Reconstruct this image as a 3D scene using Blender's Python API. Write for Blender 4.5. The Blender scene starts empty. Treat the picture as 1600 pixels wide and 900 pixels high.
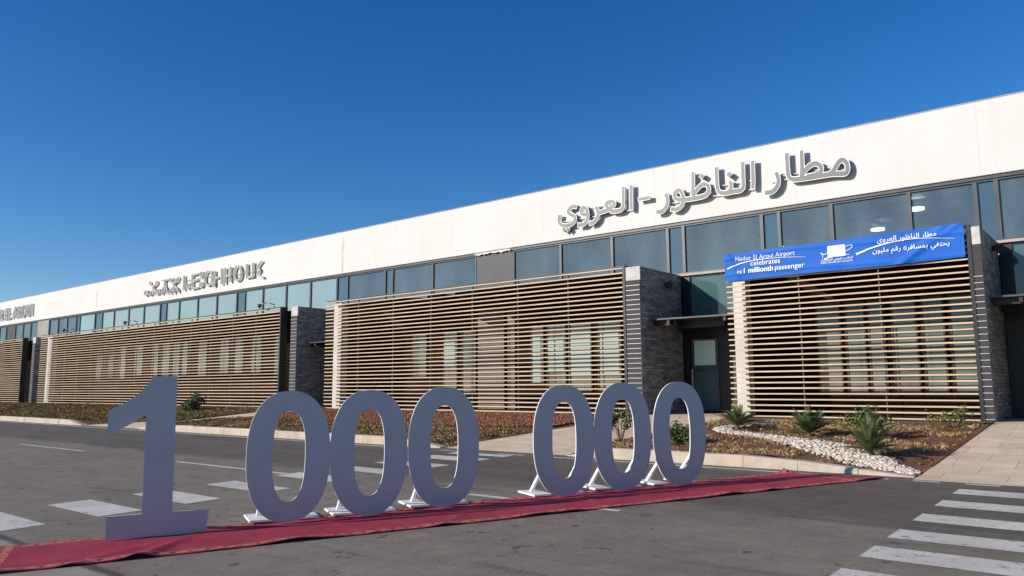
import bpy, bmesh, math, random
from mathutils import Vector, Matrix
random.seed(7)
R = math.radians
scene = bpy.context.scene
col = scene.collection

# ------------------------------------------------------------------ camera
cam = bpy.data.cameras.new("camera")
cam.sensor_width = 36.0
cam.lens = 36.0 * 1206.0 / 1600.0
cam.clip_end = 3000
cam.clip_start = 0.05
cam_ob = bpy.data.objects.new("camera", cam)
col.objects.link(cam_ob)
cam_ob.location = (0, 0, 1.77)
vx = Vector((-(-684 - 800), -(614 - 450), -1206)).normalized()      # facade direction seen from the camera
vu = Vector((737 - 800, -8880 - 450, 1206)).normalized()            # upward
vu = (vu - vx * vu.dot(vx)).normalized()
vy = vu.cross(vx)
rows = [vx, vy, vu]                                                  # image axes: x right, y down, z forward
rot = Matrix([[r[0], -r[1], -r[2]] for r in rows])
cam_ob.rotation_euler = rot.to_euler()
scene.camera = cam_ob

# ------------------------------------------------------------------ light
SUN_EL, SUN_AZ = 22.0, 212.0          # azimuth clockwise from +Y
world = bpy.data.worlds.new("World")
scene.world = world
world.use_nodes = True
wn = world.node_tree
bg = wn.nodes["Background"]
sky = wn.nodes.new("ShaderNodeTexSky")
sky.sky_type = 'NISHITA'
sky.sun_disc = False
sky.sun_elevation = R(SUN_EL)
sky.sun_rotation = R(SUN_AZ)
sky.altitude = 200
sky.air_density = 1.0
sky.dust_density = 0.25
sky.ozone_density = 4.0
hs = wn.nodes.new("ShaderNodeHueSaturation")
hs.inputs["Saturation"].default_value = 1.30
hs.inputs["Hue"].default_value = 0.510
wn.links.new(sky.outputs[0], hs.inputs["Color"])
wn.links.new(hs.outputs[0], bg.inputs["Color"])
bg.inputs["Strength"].default_value = 0.118

sun = bpy.data.lights.new("sun", 'SUN')
sun.energy = 4.6
sun.angle = R(0.5)
sun.color = (1.0, 0.925, 0.82)
sun_ob = bpy.data.objects.new("sun", sun)
col.objects.link(sun_ob)
sd = Vector((math.sin(R(SUN_AZ)) * math.cos(R(SUN_EL)), math.cos(R(SUN_AZ)) * math.cos(R(SUN_EL)), math.sin(R(SUN_EL))))
sun_ob.rotation_euler = sd.to_track_quat('Z', 'Y').to_euler()
sun_ob.location = sd * 60

scene.view_settings.view_transform = 'Standard'
scene.view_settings.look = 'None'
scene.view_settings.gamma = 1
scene.view_settings.use_curve_mapping = False
scene.view_settings.exposure = 0.14
scene.cycles.max_bounces = 6
scene.cycles.transparent_max_bounces = 12
scene.cycles.use_denoising = True

# ------------------------------------------------------------------ materials
def mat(name, color, rough=0.6, metal=0.0, spec=0.5):
    m = bpy.data.materials.new(name)
    m.use_nodes = True
    b = m.node_tree.nodes["Principled BSDF"]
    b.inputs["Base Color"].default_value = (*color, 1)
    b.inputs["Roughness"].default_value = rough
    b.inputs["Metallic"].default_value = metal
    b.inputs["Specular IOR Level"].default_value = spec
    return m

class Net:
    def __init__(self, m):
        self.m = m; self.t = m.node_tree; self.b = self.t.nodes["Principled BSDF"]
    def n(self, kind, **kw):
        o = self.t.nodes.new(kind)
        for k, v in kw.items():
            setattr(o, k, v)
        return o
    def l(self, a, b): self.t.links.new(a, b)
    def pos(self, local=False):
        if local:
            return self.n("ShaderNodeTexCoord").outputs["Object"]
        return self.n("ShaderNodeNewGeometry").outputs["Position"]
    def noise(self, vec, scale, detail=4, rough=0.55, stretch=None):
        if stretch:
            mp = self.n("ShaderNodeMapping"); mp.inputs["Scale"].default_value = stretch
            self.l(vec, mp.inputs["Vector"]); vec = mp.outputs[0]
        o = self.n("ShaderNodeTexNoise")
        o.inputs["Scale"].default_value = scale; o.inputs["Detail"].default_value = detail
        o.inputs["Roughness"].default_value = rough
        self.l(vec, o.inputs["Vector"])
        return o.outputs["Fac"]
    def ramp(self, fac, stops):
        o = self.n("ShaderNodeValToRGB")
        e = o.color_ramp.elements
        while len(e) < len(stops): e.new(0.5)
        for el, (p, c) in zip(e, stops):
            el.position = p; el.color = (*c, 1) if len(c) == 3 else c
        self.l(fac, o.inputs["Fac"])
        return o.outputs["Color"]
    def mix(self, fac, a, b, mode='MIX'):
        o = self.n("ShaderNodeMix", data_type='RGBA', blend_type=mode)
        for sock, v in ((o.inputs[0], fac), (o.inputs[6], a), (o.inputs[7], b)):
            if isinstance(v, (int, float)): sock.default_value = v
            elif isinstance(v, tuple): sock.default_value = (*v, 1)
            else: self.l(v, sock)
        return o.outputs[2]
    def math(self, op, a, b=None, c=None):
        o = self.n("ShaderNodeMath", operation=op)
        for i, v in enumerate((a, b, c)):
            if v is None: continue
            if isinstance(v, (int, float)): o.inputs[i].default_value = v
            else: self.l(v, o.inputs[i])
        return o.outputs[0]
    def smooth(self, v, a, b):
        o = self.n("ShaderNodeMapRange", interpolation_type='SMOOTHSTEP')
        o.inputs["From Min"].default_value = a; o.inputs["From Max"].default_value = b
        self.l(v, o.inputs["Value"])
        return o.outputs[0]
    def sep(self, vec):
        o = self.n("ShaderNodeSeparateXYZ"); self.l(vec, o.inputs[0]); return o.outputs
    def color(self, c): self.l(c, self.b.inputs["Base Color"])
    def rough(self, c): self.l(c, self.b.inputs["Roughness"])
    def bump(self, h, strength=0.3, dist=0.02):
        o = self.n("ShaderNodeBump"); o.inputs["Strength"].default_value = strength
        o.inputs["Distance"].default_value = dist
        self.l(h, o.inputs["Height"]); self.l(o.outputs[0], self.b.inputs["Normal"])

def varied(name, c0, c1, scale=3.0, rough=0.7, bump=0.0, bscale=60, local=False, metal=0.0, spec=0.4, stretch=None, detail=5):
    m = mat(name, c0, rough, metal, spec); n = Net(m); p = n.pos(local)
    n.color(n.ramp(n.noise(p, scale, detail, stretch=stretch), [(0.3, c0), (0.7, c1)]))
    if bump:
        n.bump(n.noise(p, bscale, 3), bump, 0.02)
    return m

M = {}
# asphalt: base, dusty lanes, specks, dust beside the gutter joint
m = mat("asphalt", (0.11, 0.1, 0.09), 0.85, 0, 0.35); n = Net(m); p = n.pos(); s = n.sep(p)
big = n.noise(p, 0.35, 4, stretch=(0.5, 1.4, 1))
base = n.ramp(big, [(0.3, (0.180, 0.152, 0.118)), (0.7, (0.255, 0.217, 0.170))])
wob = n.math('MULTIPLY', n.math('SUBTRACT', n.noise(p, 0.6, 3), 0.5), 1.3)
ycoord = n.math('ADD', s[1], wob)
strip = n.smooth(ycoord, 9.35, 9.95)
dark = n.ramp(n.noise(p, 0.5, 4, stretch=(0.4, 2.0, 1)), [(0.3, (0.100, 0.085, 0.070)), (0.75, (0.155, 0.133, 0.108))])
c = n.mix(strip, base, dark)
streak = n.smooth(n.noise(p, 1.1, 3, stretch=(0.25, 3.0, 1)), 0.60, 0.72)
c = n.mix(n.math('MULTIPLY', streak, 0.5), c, (0.080, 0.070, 0.064))
mid = n.noise(p, 3.2, 6, 0.7)
c = n.mix(0.8, c, n.ramp(mid, [(0.3, (0.74, 0.74, 0.75)), (0.7, (1.22, 1.21, 1.2))]), 'MULTIPLY')
spots = n.smooth(n.noise(p, 4.2, 2), 0.66, 0.72)
c = n.mix(n.math('MULTIPLY', spots, 0.65), c, (0.04, 0.036, 0.034))
stone = n.noise(p, 55, 3, 0.8)
c = n.mix(0.85, c, n.ramp(stone, [(0.28, (0.5, 0.5, 0.5)), (0.72, (1.55, 1.52, 1.46))]), 'MULTIPLY')
c = n.mix(n.math('MULTIPLY', n.smooth(ycoord, 13.0, 13.6), 0.35), c, (0.2, 0.16, 0.12))   # dust washed to the kerb
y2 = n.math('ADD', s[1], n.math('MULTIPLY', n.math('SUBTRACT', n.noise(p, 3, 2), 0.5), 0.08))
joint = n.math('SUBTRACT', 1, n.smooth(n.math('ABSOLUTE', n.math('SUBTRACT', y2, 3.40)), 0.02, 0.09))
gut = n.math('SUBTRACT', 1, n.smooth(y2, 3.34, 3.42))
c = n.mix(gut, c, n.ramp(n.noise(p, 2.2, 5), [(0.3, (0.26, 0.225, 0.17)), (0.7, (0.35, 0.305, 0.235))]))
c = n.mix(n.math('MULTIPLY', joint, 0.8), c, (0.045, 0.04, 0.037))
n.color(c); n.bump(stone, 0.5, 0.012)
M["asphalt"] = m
# worn road paint
m = mat("road_paint", (0.6, 0.58, 0.53), 0.7); n = Net(m); p = n.pos()
w = n.smooth(n.noise(p, 9, 6, 0.7), 0.55, 0.66)
w2 = n.math('MULTIPLY', n.smooth(n.noise(p, 38, 3, 0.7), 0.56, 0.70), 0.55)
c = n.ramp(n.noise(p, 1.3, 4), [(0.3, (0.54, 0.50, 0.425)), (0.7, (0.70, 0.66, 0.575))])
n.color(n.mix(n.math('MAXIMUM', n.math('MULTIPLY', w, 0.8), w2), c, (0.17, 0.155, 0.135)))
n.bump(n.noise(p, 55, 3, 0.8), 0.3, 0.01)
M["paint"] = m
# soil
m = mat("red_soil", (0.15, 0.08, 0.05), 0.95, 0, 0.1); n = Net(m); p = n.pos()
c = n.ramp(n.noise(p, 1.4, 6, 0.65), [(0.25, (0.17, 0.085, 0.050)), (0.55, (0.25, 0.135, 0.080)), (0.8, (0.33, 0.205, 0.125))])
fine = n.noise(p, 30, 4, 0.75)
n.color(n.mix(0.9, c, n.ramp(fine, [(0.25, (0.45, 0.45, 0.45)), (0.75, (1.5, 1.5, 1.45))]), 'MULTIPLY'))
n.bump(fine, 0.9, 0.06)
M["soil"] = m
m = mat("ground_dust", (0.22, 0.17, 0.12), 0.95); n = Net(m); p = n.pos()
n.color(n.ramp(n.noise(p, 0.08, 6), [(0.3, (0.10, 0.085, 0.058)), (0.7, (0.17, 0.14, 0.10))])); M["ground"] = m
# volcanic gravel
m = mat("red_gravel", (0.2, 0.08, 0.05), 0.95, 0, 0.1); n = Net(m); p = n.pos()
v = n.n("ShaderNodeTexVoronoi"); v.inputs["Scale"].default_value = 22; n.l(p, v.inputs["Vector"])
n.color(n.mix(0.9, n.ramp(n.noise(p, 3, 4), [(0.3, (0.20, 0.078, 0.044)), (0.7, (0.31, 0.135, 0.08))]),
              n.ramp(v.outputs["Distance"], [(0.0, (1.5, 1.4, 1.3)), (0.6, (0.35, 0.35, 0.35))]), 'MULTIPLY'))
n.bump(v.outputs["Distance"], -1.0, 0.05); M["gravel"] = m
# sandstone paving slabs
m = mat("paving", (0.4, 0.31, 0.23), 0.75); n = Net(m); p = n.pos()
br = n.n("ShaderNodeTexBrick"); n.l(p, br.inputs["Vector"])
br.inputs["Color1"].default_value = (0.66, 0.50, 0.345, 1); br.inputs["Color2"].default_value = (0.73, 0.575, 0.415, 1)
br.inputs["Mortar"].default_value = (0.42, 0.30, 0.20, 1)
br.inputs["Scale"].default_value = 1.0; br.inputs["Brick Width"].default_value = 0.9; br.inputs["Row Height"].default_value = 0.6
br.inputs["Mortar Size"].default_value = 0.008; br.inputs["Bias"].default_value = -0.1
c = n.mix(0.75, br.outputs["Color"], n.ramp(n.noise(p, 1.8, 6, 0.65), [(0.25, (0.72, 0.70, 0.68)), (0.75, (1.18, 1.18, 1.16))]), 'MULTIPLY')
n.color(c); n.bump(br.outputs["Fac"], -0.4, 0.01); M["paving"] = m
# kerb concrete
m = mat("kerb_concrete", (0.5, 0.4, 0.3), 0.85); n = Net(m); p = n.pos()
c = n.ramp(n.noise(p, 2.2, 6, 0.65), [(0.25, (0.40, 0.315, 0.235)), (0.7, (0.58, 0.49, 0.39))])
chip = n.smooth(n.noise(p, 7.5, 4, 0.6, stretch=(0.6, 1, 2.2)), 0.62, 0.70)
c = n.mix(n.math('MULTIPLY', chip, 0.55), c, (0.2, 0.13, 0.09))
n.color(c); n.bump(n.noise(p, 24, 4), 0.45, 0.02); M["kerb"] = m
# rendered fascia
m = mat("white_render", (0.8, 0.78, 0.74), 0.75, 0, 0.3); n = Net(m); p = n.pos(); s = n.sep(p)
c = n.ramp(n.noise(p, 0.5, 5), [(0.3, (0.64, 0.622, 0.585)), (0.7, (0.69, 0.676, 0.645))])
drip = n.smooth(n.noise(p, 2.2, 4, stretch=(2.2, 1, 0.12)), 0.54, 0.75)
c = n.mix(n.math('MULTIPLY', drip, 0.24), c, (0.60, 0.53, 0.44))
seam = n.math('FRACT', n.math('DIVIDE', n.math('ADD', s[0], 0.55), 4.69))
seam = n.math('SUBTRACT', 1, n.smooth(n.math('ABSOLUTE', n.math('SUBTRACT', seam, 0.5)), 0.002, 0.008))
c = n.mix(n.math('MULTIPLY', seam, 0.22), c, (0.5, 0.42, 0.34))
for jx in (-28.67, -55.1):
    d = n.math('ABSOLUTE', n.math('SUBTRACT', n.math('ADD', s[0], n.math('MULTIPLY', n.noise(p, 3, 2), 0.05)), jx))
    k = n.math('SUBTRACT', 1, n.smooth(d, 0.02, 0.14))
    k = n.math('MULTIPLY', k, n.smooth(n.noise(p, 2.4, 3), 0.35, 0.6))
    c = n.mix(n.math('MULTIPLY', k, 0.6), c, (0.50, 0.30, 0.20))
n.color(c); n.bump(n.noise(p, 14, 3), 0.08, 0.01); M["render"] = m
# stacked ledge stone
m = mat("ledge_stone", (0.1, 0.1, 0.1), 0.8, 0, 0.4); n = Net(m); p = n.pos(); s = n.sep(p)
cx = n.n("ShaderNodeCombineXYZ"); n.l(n.math('ADD', s[0], s[1]), cx.inputs[0]); n.l(s[2], cx.inputs[1])
br = n.n("ShaderNodeTexBrick"); n.l(cx.outputs[0], br.inputs["Vector"])
br.inputs["Color1"].default_value = (0.165, 0.158, 0.150, 1); br.inputs["Color2"].default_value = (0.36, 0.345, 0.32, 1)
br.inputs["Mortar"].default_value = (0.065, 0.063, 0.060, 1); br.inputs["Scale"].default_value = 1
br.inputs["Brick Width"].default_value = 0.42; br.inputs["Row Height"].default_value = 0.085; br.inputs["Mortar Size"].default_value = 0.005
c = n.mix(0.9, br.outputs["Color"], n.ramp(n.noise(p, 5, 5, 0.7), [(0.25, (0.55, 0.55, 0.57)), (0.75, (1.6, 1.55, 1.5))]), 'MULTIPLY')
n.color(c); n.bump(n.math('ADD', n.math('MULTIPLY', br.outputs["Fac"], -0.8), n.noise(p, 16, 4)), 0.7, 0.025); M["stone"] = m
M["cap"] = varied("pale_capstone", (0.42, 0.40, 0.37), (0.62, 0.60, 0.57), 4, 0.8, 0.2, 40)
M["column"] = varied("white_column", (0.46, 0.44, 0.41), (0.60, 0.58, 0.55), 2.5, 0.7, 0.1, 30, stretch=(1, 1, 0.5))
# timber slats
m = mat("pale_timber", (0.66, 0.42, 0.24), 0.6, 0, 0.3); n = Net(m); p = n.pos(); s = n.sep(p)
idx = n.math('FLOOR', n.math('DIVIDE', n.math('ADD', s[2], 0.05), 0.145))
cx = n.n("ShaderNodeCombineXYZ"); n.l(n.math('MULTIPLY', s[0], 0.4), cx.inputs[0]); n.l(n.math('MULTIPLY', idx, 3.7), cx.inputs[1])
c = n.ramp(n.noise(cx.outputs[0], 1.3, 4), [(0.3, (0.52, 0.355, 0.215)), (0.7, (0.70, 0.515, 0.345))])
g = n.noise(p, 9, 4, 0.6, stretch=(0.15, 3, 3))
c = n.mix(0.5, c, n.ramp(g, [(0.3, (0.8, 0.78, 0.75)), (0.7, (1.15, 1.15, 1.15))]), 'MULTIPLY')
n.color(c); M["timber"] = m
M["steel"] = varied("dark_steel", (0.013, 0.013, 0.016), (0.022, 0.022, 0.026), 2, 0.45)
M["frame"] = varied("grey_aluminium", (0.055, 0.060, 0.066), (0.085, 0.09, 0.097), 2, 0.4, 0, 60)
M["rail"] = mat("galvanised_rail", (0.30, 0.29, 0.28), 0.5, 0.6)
M["bright"] = mat("bright_strip", (0.55, 0.55, 0.55), 0.4, 0.2)
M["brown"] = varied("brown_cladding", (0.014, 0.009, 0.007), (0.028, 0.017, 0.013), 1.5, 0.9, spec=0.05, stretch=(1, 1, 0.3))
M["pink"] = varied("mauve_panel", (0.13, 0.10, 0.10), (0.165, 0.13, 0.128), 1.2, 0.7)
M["darkpanel"] = varied("charcoal_panel", (0.040, 0.040, 0.044), (0.058, 0.058, 0.062), 1.2, 0.5)
M["concrete"] = varied("pale_concrete", (0.25, 0.24, 0.22), (0.38, 0.37, 0.345), 0.9, 0.85, 0.2, 20)
M["inner"] = mat("interior_white", (0.78, 0.79, 0.79), 0.8)
M["innerbeam"] = mat("interior_beam", (0.16, 0.17, 0.18), 0.8)
M["floor"] = mat("interior_floor", (0.6, 0.58, 0.55), 0.5)
M["black"] = mat("black_paint", (0.010, 0.010, 0.012), 0.45)
M["foil"] = varied("loose_white_foil", (0.55, 0.55, 0.55), (0.75, 0.74, 0.72), 8, 0.5, 0.5, 30)

def glass(name, tint, refl, gl=(0.9, 0.95, 1.0), rough=0.02):
    m = bpy.data.materials.new(name); m.use_nodes = True; t = m.node_tree; t.nodes.clear()
    o = t.nodes.new("ShaderNodeOutputMaterial")
    tr = t.nodes.new("ShaderNodeBsdfTransparent"); tr.inputs[0].default_value = (*tint, 1)
    g = t.nodes.new("ShaderNodeBsdfGlossy"); g.inputs["Color"].default_value = (*gl, 1); g.inputs["Roughness"].default_value = rough
    tc = t.nodes.new("ShaderNodeNewGeometry"); nz = t.nodes.new("ShaderNodeTexNoise"); nz.inputs["Scale"].default_value = 0.55
    t.links.new(tc.outputs["Position"], nz.inputs["Vector"])
    bp = t.nodes.new("ShaderNodeBump"); bp.inputs["Strength"].default_value = 0.003; bp.inputs["Distance"].default_value = 0.3
    t.links.new(nz.outputs["Fac"], bp.inputs["Height"]); t.links.new(bp.outputs[0], g.inputs["Normal"])
    lw = t.nodes.new("ShaderNodeLayerWeight"); lw.inputs["Blend"].default_value = refl
    mx = t.nodes.new("ShaderNodeMixShader")
    t.links.new(lw.outputs["Fresnel"], mx.inputs[0]); t.links.new(tr.outputs[0], mx.inputs[1]); t.links.new(g.outputs[0], mx.inputs[2])
    df = t.nodes.new("ShaderNodeBsdfDiffuse"); df.inputs[0].default_value = (0.36, 0.50, 0.58, 1)
    m2 = t.nodes.new("ShaderNodeMixShader")
    n2 = t.nodes.new("ShaderNodeTexNoise"); n2.inputs["Scale"].default_value = 0.8; n2.inputs["Detail"].default_value = 4
    mp = t.nodes.new("ShaderNodeMapping"); mp.inputs["Scale"].default_value = (1.0, 1.0, 0.35)
    t.links.new(tc.outputs["Position"], mp.inputs["Vector"]); t.links.new(mp.outputs[0], n2.inputs["Vector"])
    mr = t.nodes.new("ShaderNodeMapRange"); mr.inputs["From Min"].default_value = 0.3; mr.inputs["From Max"].default_value = 0.7
    mr.inputs["To Min"].default_value = 0.13; mr.inputs["To Max"].default_value = 0.28
    t.links.new(n2.outputs["Fac"], mr.inputs["Value"]); t.links.new(mr.outputs[0], m2.inputs[0])
    t.links.new(mx.outputs[0], m2.inputs[1]); t.links.new(df.outputs[0], m2.inputs[2])
    t.links.new(m2.outputs[0], o.inputs[0])
    return m
M["clear"] = glass("clear_blue_glass", (0.78, 0.90, 0.96), 0.42, (0.74, 0.90, 1.0))
M["narrow"] = varied("dark_blue_glass", (0.055, 0.105, 0.145), (0.070, 0.13, 0.175), 0.4, 0.03, spec=0.7)
M["teal"] = varied("coated_teal_glass", (0.235, 0.335, 0.345), (0.27, 0.375, 0.38), 0.25, 0.03, spec=0.6)
M["tealdim"] = varied("pale_window_glass", (0.07, 0.09, 0.088), (0.16, 0.195, 0.19), 0.7, 0.04, spec=0.5)
M["doorglass"] = varied("green_door_glass", (0.060, 0.120, 0.122), (0.090, 0.165, 0.162), 0.8, 0.05, spec=0.7)
M["painted_daylight"] = mat("pale_green_daylight", (0.26, 0.37, 0.35), 0.5)  # flat pale tone painted for bright far-side windows seen through the glazing
M["door_daylight"] = mat("green_door_daylight", (0.70, 0.90, 0.84), 0.3)  # brightness seen through the upper door pane, painted as a pale green

# number panels
m = mat("brushed_grey_panel", (0.34, 0.35, 0.385), 0.42, 0.25, 0.5); n = Net(m); p = n.pos(True)
sc = n.noise(p, 1.6, 4); n.color(n.ramp(sc, [(0.3, (0.45, 0.452, 0.465)), (0.7, (0.51, 0.512, 0.525))]))
scuff = n.noise(p, 18, 4, 0.7, stretch=(1, 1, 0.3)); n.rough(n.ramp(scuff, [(0.3, (0.36,) * 3), (0.7, (0.50,) * 3)])); M["panel"] = m
M["whitepaint"] = varied("white_board_edge", (0.70, 0.69, 0.67), (0.80, 0.79, 0.78), 5, 0.5, local=True)
# carpet: u across (local y), v along (local x)
m = mat("crimson_carpet", (0.3, 0.03, 0.07), 0.95, 0, 0.1); n = Net(m); p = n.pos(True); s = n.sep(p)
pile = n.noise(p, 90, 3, 0.7)
c = n.ramp(n.noise(p, 2.2, 5, 0.6), [(0.3, (0.30, 0.038, 0.060)), (0.7, (0.39, 0.058, 0.086))])
edge = n.math('ABSOLUTE', s[1])
inb = n.math('MULTIPLY', n.smooth(edge, 0.550, 0.557), n.math('SUBTRACT', 1, n.smooth(edge, 0.668, 0.675)))
zig = n.math('ABSOLUTE', n.math('SUBTRACT', n.math('FRACT', n.math('MULTIPLY', s[0], 6.0)), 0.5))
mot = n.math('ABSOLUTE', n.math('SUBTRACT', edge, 0.612))
dia = n.math('ADD', n.math('MULTIPLY', zig, 0.10), mot)
dots = n.math('SUBTRACT', 1, n.smooth(dia, 0.024, 0.030))
gold = n.mix(n.smooth(n.noise(p, 26, 3, 0.7), 0.42, 0.58), (0.52, 0.22, 0.13), (0.40, 0.085, 0.085))
bandc = n.mix(dots, gold, (0.10, 0.012, 0.02))
c = n.mix(inb, c, bandc)
inc = n.math('MULTIPLY', n.smooth(n.math('ABSOLUTE', s[0]), 5.62, 5.63), n.math('SUBTRACT', 1, n.smooth(n.math('ABSOLUTE', s[0]), 5.70, 5.71)))
c = n.mix(inc, c, gold)
n.color(n.mix(0.5, c, n.ramp(pile, [(0.3, (0.75,) * 3), (0.7, (1.25,) * 3)]), 'MULTIPLY')); n.bump(pile, 0.4, 0.01)
M["carpet"] = m
# banner
m = mat("blue_vinyl", (0.006, 0.085, 0.46), 0.6, 0, 0.25); n = Net(m); p = n.pos()
n.color(n.ramp(n.noise(p, 0.8, 3), [(0.3, (0.004, 0.100, 0.46)), (0.7, (0.008, 0.125, 0.54))])); M["banner"] = m
M["ink"] = mat("white_print", (0.78, 0.80, 0.84), 0.45)
M["inkviolet"] = mat("violet_print", (0.33, 0.30, 0.42), 0.45)
M["letterface"] = varied("grey_letter_face", (0.135, 0.148, 0.143), (0.158, 0.171, 0.165), 1.5, 0.45)
M["letterpale"] = varied("pale_grey_letter_face", (0.23, 0.225, 0.215), (0.28, 0.275, 0.26), 1.5, 0.45)
M["letterside"] = mat("white_letter_return", (0.80, 0.80, 0.78), 0.45)
M["lampglass"] = mat("lamp_lens", (0.55, 0.52, 0.46), 0.2)
# plants
def leaf(name, c0, c1, sc=6):
    m = varied(name, c0, c1, sc, 0.55, spec=0.4)
    return m
M["frond"] = leaf("cycad_green", (0.050, 0.085, 0.028), (0.105, 0.145, 0.050))
M["frond2"] = leaf("cycad_yellowed", (0.17, 0.16, 0.055), (0.24, 0.21, 0.08))
M["leaf"] = leaf("shrub_green", (0.040, 0.062, 0.018), (0.10, 0.125, 0.035))
M["leaf2"] = leaf("shrub_yellow_green", (0.12, 0.14, 0.04), (0.20, 0.20, 0.06))
M["stem"] = varied("brown_stem", (0.10, 0.065, 0.04), (0.17, 0.12, 0.075), 8, 0.9)
M["straw"] = varied("straw_grass", (0.36, 0.25, 0.12), (0.52, 0.385, 0.20), 3, 0.85, spec=0.2)
M["tan"] = varied("tan_grass", (0.25, 0.155, 0.075), (0.37, 0.24, 0.12), 3, 0.85, spec=0.2)
M["olive"] = varied("olive_grass", (0.145, 0.14, 0.05), (0.23, 0.20, 0.075), 3, 0.85, spec=0.2)
m = mat("white_pebble", (0.6, 0.56, 0.48), 0.8); n = Net(m)
ri = n.n("ShaderNodeNewGeometry").outputs["Random Per Island"]
n.color(n.ramp(ri, [(0.0, (0.72, 0.67, 0.58)), (0.3, (0.52, 0.42, 0.31)), (0.55, (0.66, 0.59, 0.49)), (0.8, (0.38, 0.28, 0.20)), (1.0, (0.74, 0.70, 0.63))])); M["pebble"] = m
m = mat("gravel_stone", (0.2, 0.08, 0.05), 0.95); n = Net(m)
ri = n.n("ShaderNodeNewGeometry").outputs["Random Per Island"]
n.color(n.ramp(ri, [(0.0, (0.15, 0.058, 0.030)), (0.5, (0.26, 0.105, 0.052)), (1.0, (0.36, 0.165, 0.085))])); M["gravelstone"] = m

# ------------------------------------------------------------------ helpers
def obj(name, bm, mats, parent=None, smooth=False):
    me = bpy.data.meshes.new(name)
    bm.to_mesh(me); bm.free()
    if not isinstance(mats, (list, tuple)): mats = [mats]
    for mm in mats: me.materials.append(mm)
    if smooth:
        for pl in me.polygons: pl.use_smooth = True
    o = bpy.data.objects.new(name, me); col.objects.link(o)
    if parent is not None:
        o.parent = parent
        o.matrix_parent_inverse = Matrix.Translation(-parent.location) if parent.rotation_euler.z == 0 else parent_matrix(parent).inverted()
    return o
def parent_matrix(p): return Matrix.Translation(p.location) @ p.rotation_euler.to_matrix().to_4x4()
def thing(name, label, cat, loc=(0, 0, 0), group=None, rz=0):
    o = bpy.data.objects.new(name, None); col.objects.link(o)
    o.location = loc; o.rotation_euler = (0, 0, rz); o.empty_display_size = 0.3
    return tag(o, label, cat, group)
def tag(o, label, cat, group=None):
    o["label"] = label; o["category"] = cat
    if group: o["group"] = group
    return o
def kind(o, k): o["kind"] = k; return o
def box(bm, x0, x1, y0, y1, z0, z1, mi=0, bevel=0):
    vs = [bm.verts.new((x, y, z)) for x in (x0, x1) for y in (y0, y1) for z in (z0, z1)]
    fs = []
    for q in ((0, 1, 3, 2), (4, 6, 7, 5), (0, 4, 5, 1), (2, 3, 7, 6), (0, 2, 6, 4), (1, 5, 7, 3)):
        f = bm.faces.new([vs[i] for i in q]); f.material_index = mi; fs.append(f)
    if bevel:
        es = list({e for f in fs for e in f.edges})
        bmesh.ops.bevel(bm, geom=es, offset=bevel, segments=1, affect='EDGES', profile=0.5)
def boxes(*args, bevel=0):
    bm = bmesh.new()
    for a in args: box(bm, *a, bevel=bevel)
    return bm
def tube(bm, a, b, r0, r1=None, seg=8, mi=0):
    a, b = Vector(a), Vector(b); r1 = r0 if r1 is None else r1
    d = (b - a).normalized(); u = d.orthogonal().normalized(); v = d.cross(u)
    ra, rb = [], []
    for i in range(seg):
        t = 2 * math.pi * i / seg; w = u * math.cos(t) + v * math.sin(t)
        ra.append(bm.verts.new(a + w * r0)); rb.append(bm.verts.new(b + w * r1))
    for i in range(seg):
        f = bm.faces.new((ra[i], ra[(i + 1) % seg], rb[(i + 1) % seg], rb[i])); f.material_index = mi; f.smooth = True
    f = bm.faces.new(ra[::-1]); f.material_index = mi
    f = bm.faces.new(rb); f.material_index = mi
def poly_prism(bm, pts, y0, y1, mi_front=0, mi_side=1):
    """outline in (x, z), front face at y0, back at y1"""
    a = [bm.verts.new((x, y0, z)) for x, z in pts]; b = [bm.verts.new((x, y1, z)) for x, z in pts]
    f = bm.faces.new(a); f.material_index = mi_front
    f = bm.faces.new(b[::-1]); f.material_index = mi_side
    k = len(pts)
    for i in range(k):
        f = bm.faces.new((a[i], b[i], b[(i + 1) % k], a[(i + 1) % k])); f.material_index = mi_side
def lerp_line(pts, t):
    """x at y=t along a list of (y, x)"""
    if t <= pts[0][0]: return pts[0][1]
    for (y0, x0), (y1, x1) in zip(pts, pts[1:]):
        if t <= y1: return x0 + (x1 - x0) * (t - y0) / (y1 - y0)
    return pts[-1][1]
def strip(left, right, ys, zf, nx, jitter=0.0):
    bm = bmesh.new(); rowsv = []
    for y in ys:
        xl, xr = lerp_line(left, y), lerp_line(right, y); r = []
        for i in range(nx + 1):
            x = xl + (xr - xl) * i / nx
            r.append(bm.verts.new((x, y, zf(x, y) + (random.uniform(-1, 1) * jitter if 0 < i < nx else 0))))
        rowsv.append(r)
    for r0, r1 in zip(rowsv, rowsv[1:]):
        for i in range(nx):
            bm.faces.new((r0[i], r0[i + 1], r1[i + 1], r1[i]))
    return bm
def frange(a, b, k): return [a + (b - a) * i / k for i in range(k + 1)]
def catmull(pts, sub=6):
    P = [Vector(p) for p in pts]; out = []
    for i in range(len(P) - 1):
        p0 = P[i - 1] if i else P[i] * 2 - P[i + 1]; p1, p2 = P[i], P[i + 1]
        p3 = P[i + 2] if i + 2 < len(P) else P[i + 1] * 2 - P[i]
        for k in range(sub):
            t = k / sub
            out.append(0.5 * ((2 * p1) + (p2 - p0) * t + (2 * p0 - 5 * p1 + 4 * p2 - p3) * t * t + (3 * p1 - p0 - 3 * p2 + p3) * t ** 3))
    out.append(P[-1]); return out

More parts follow.
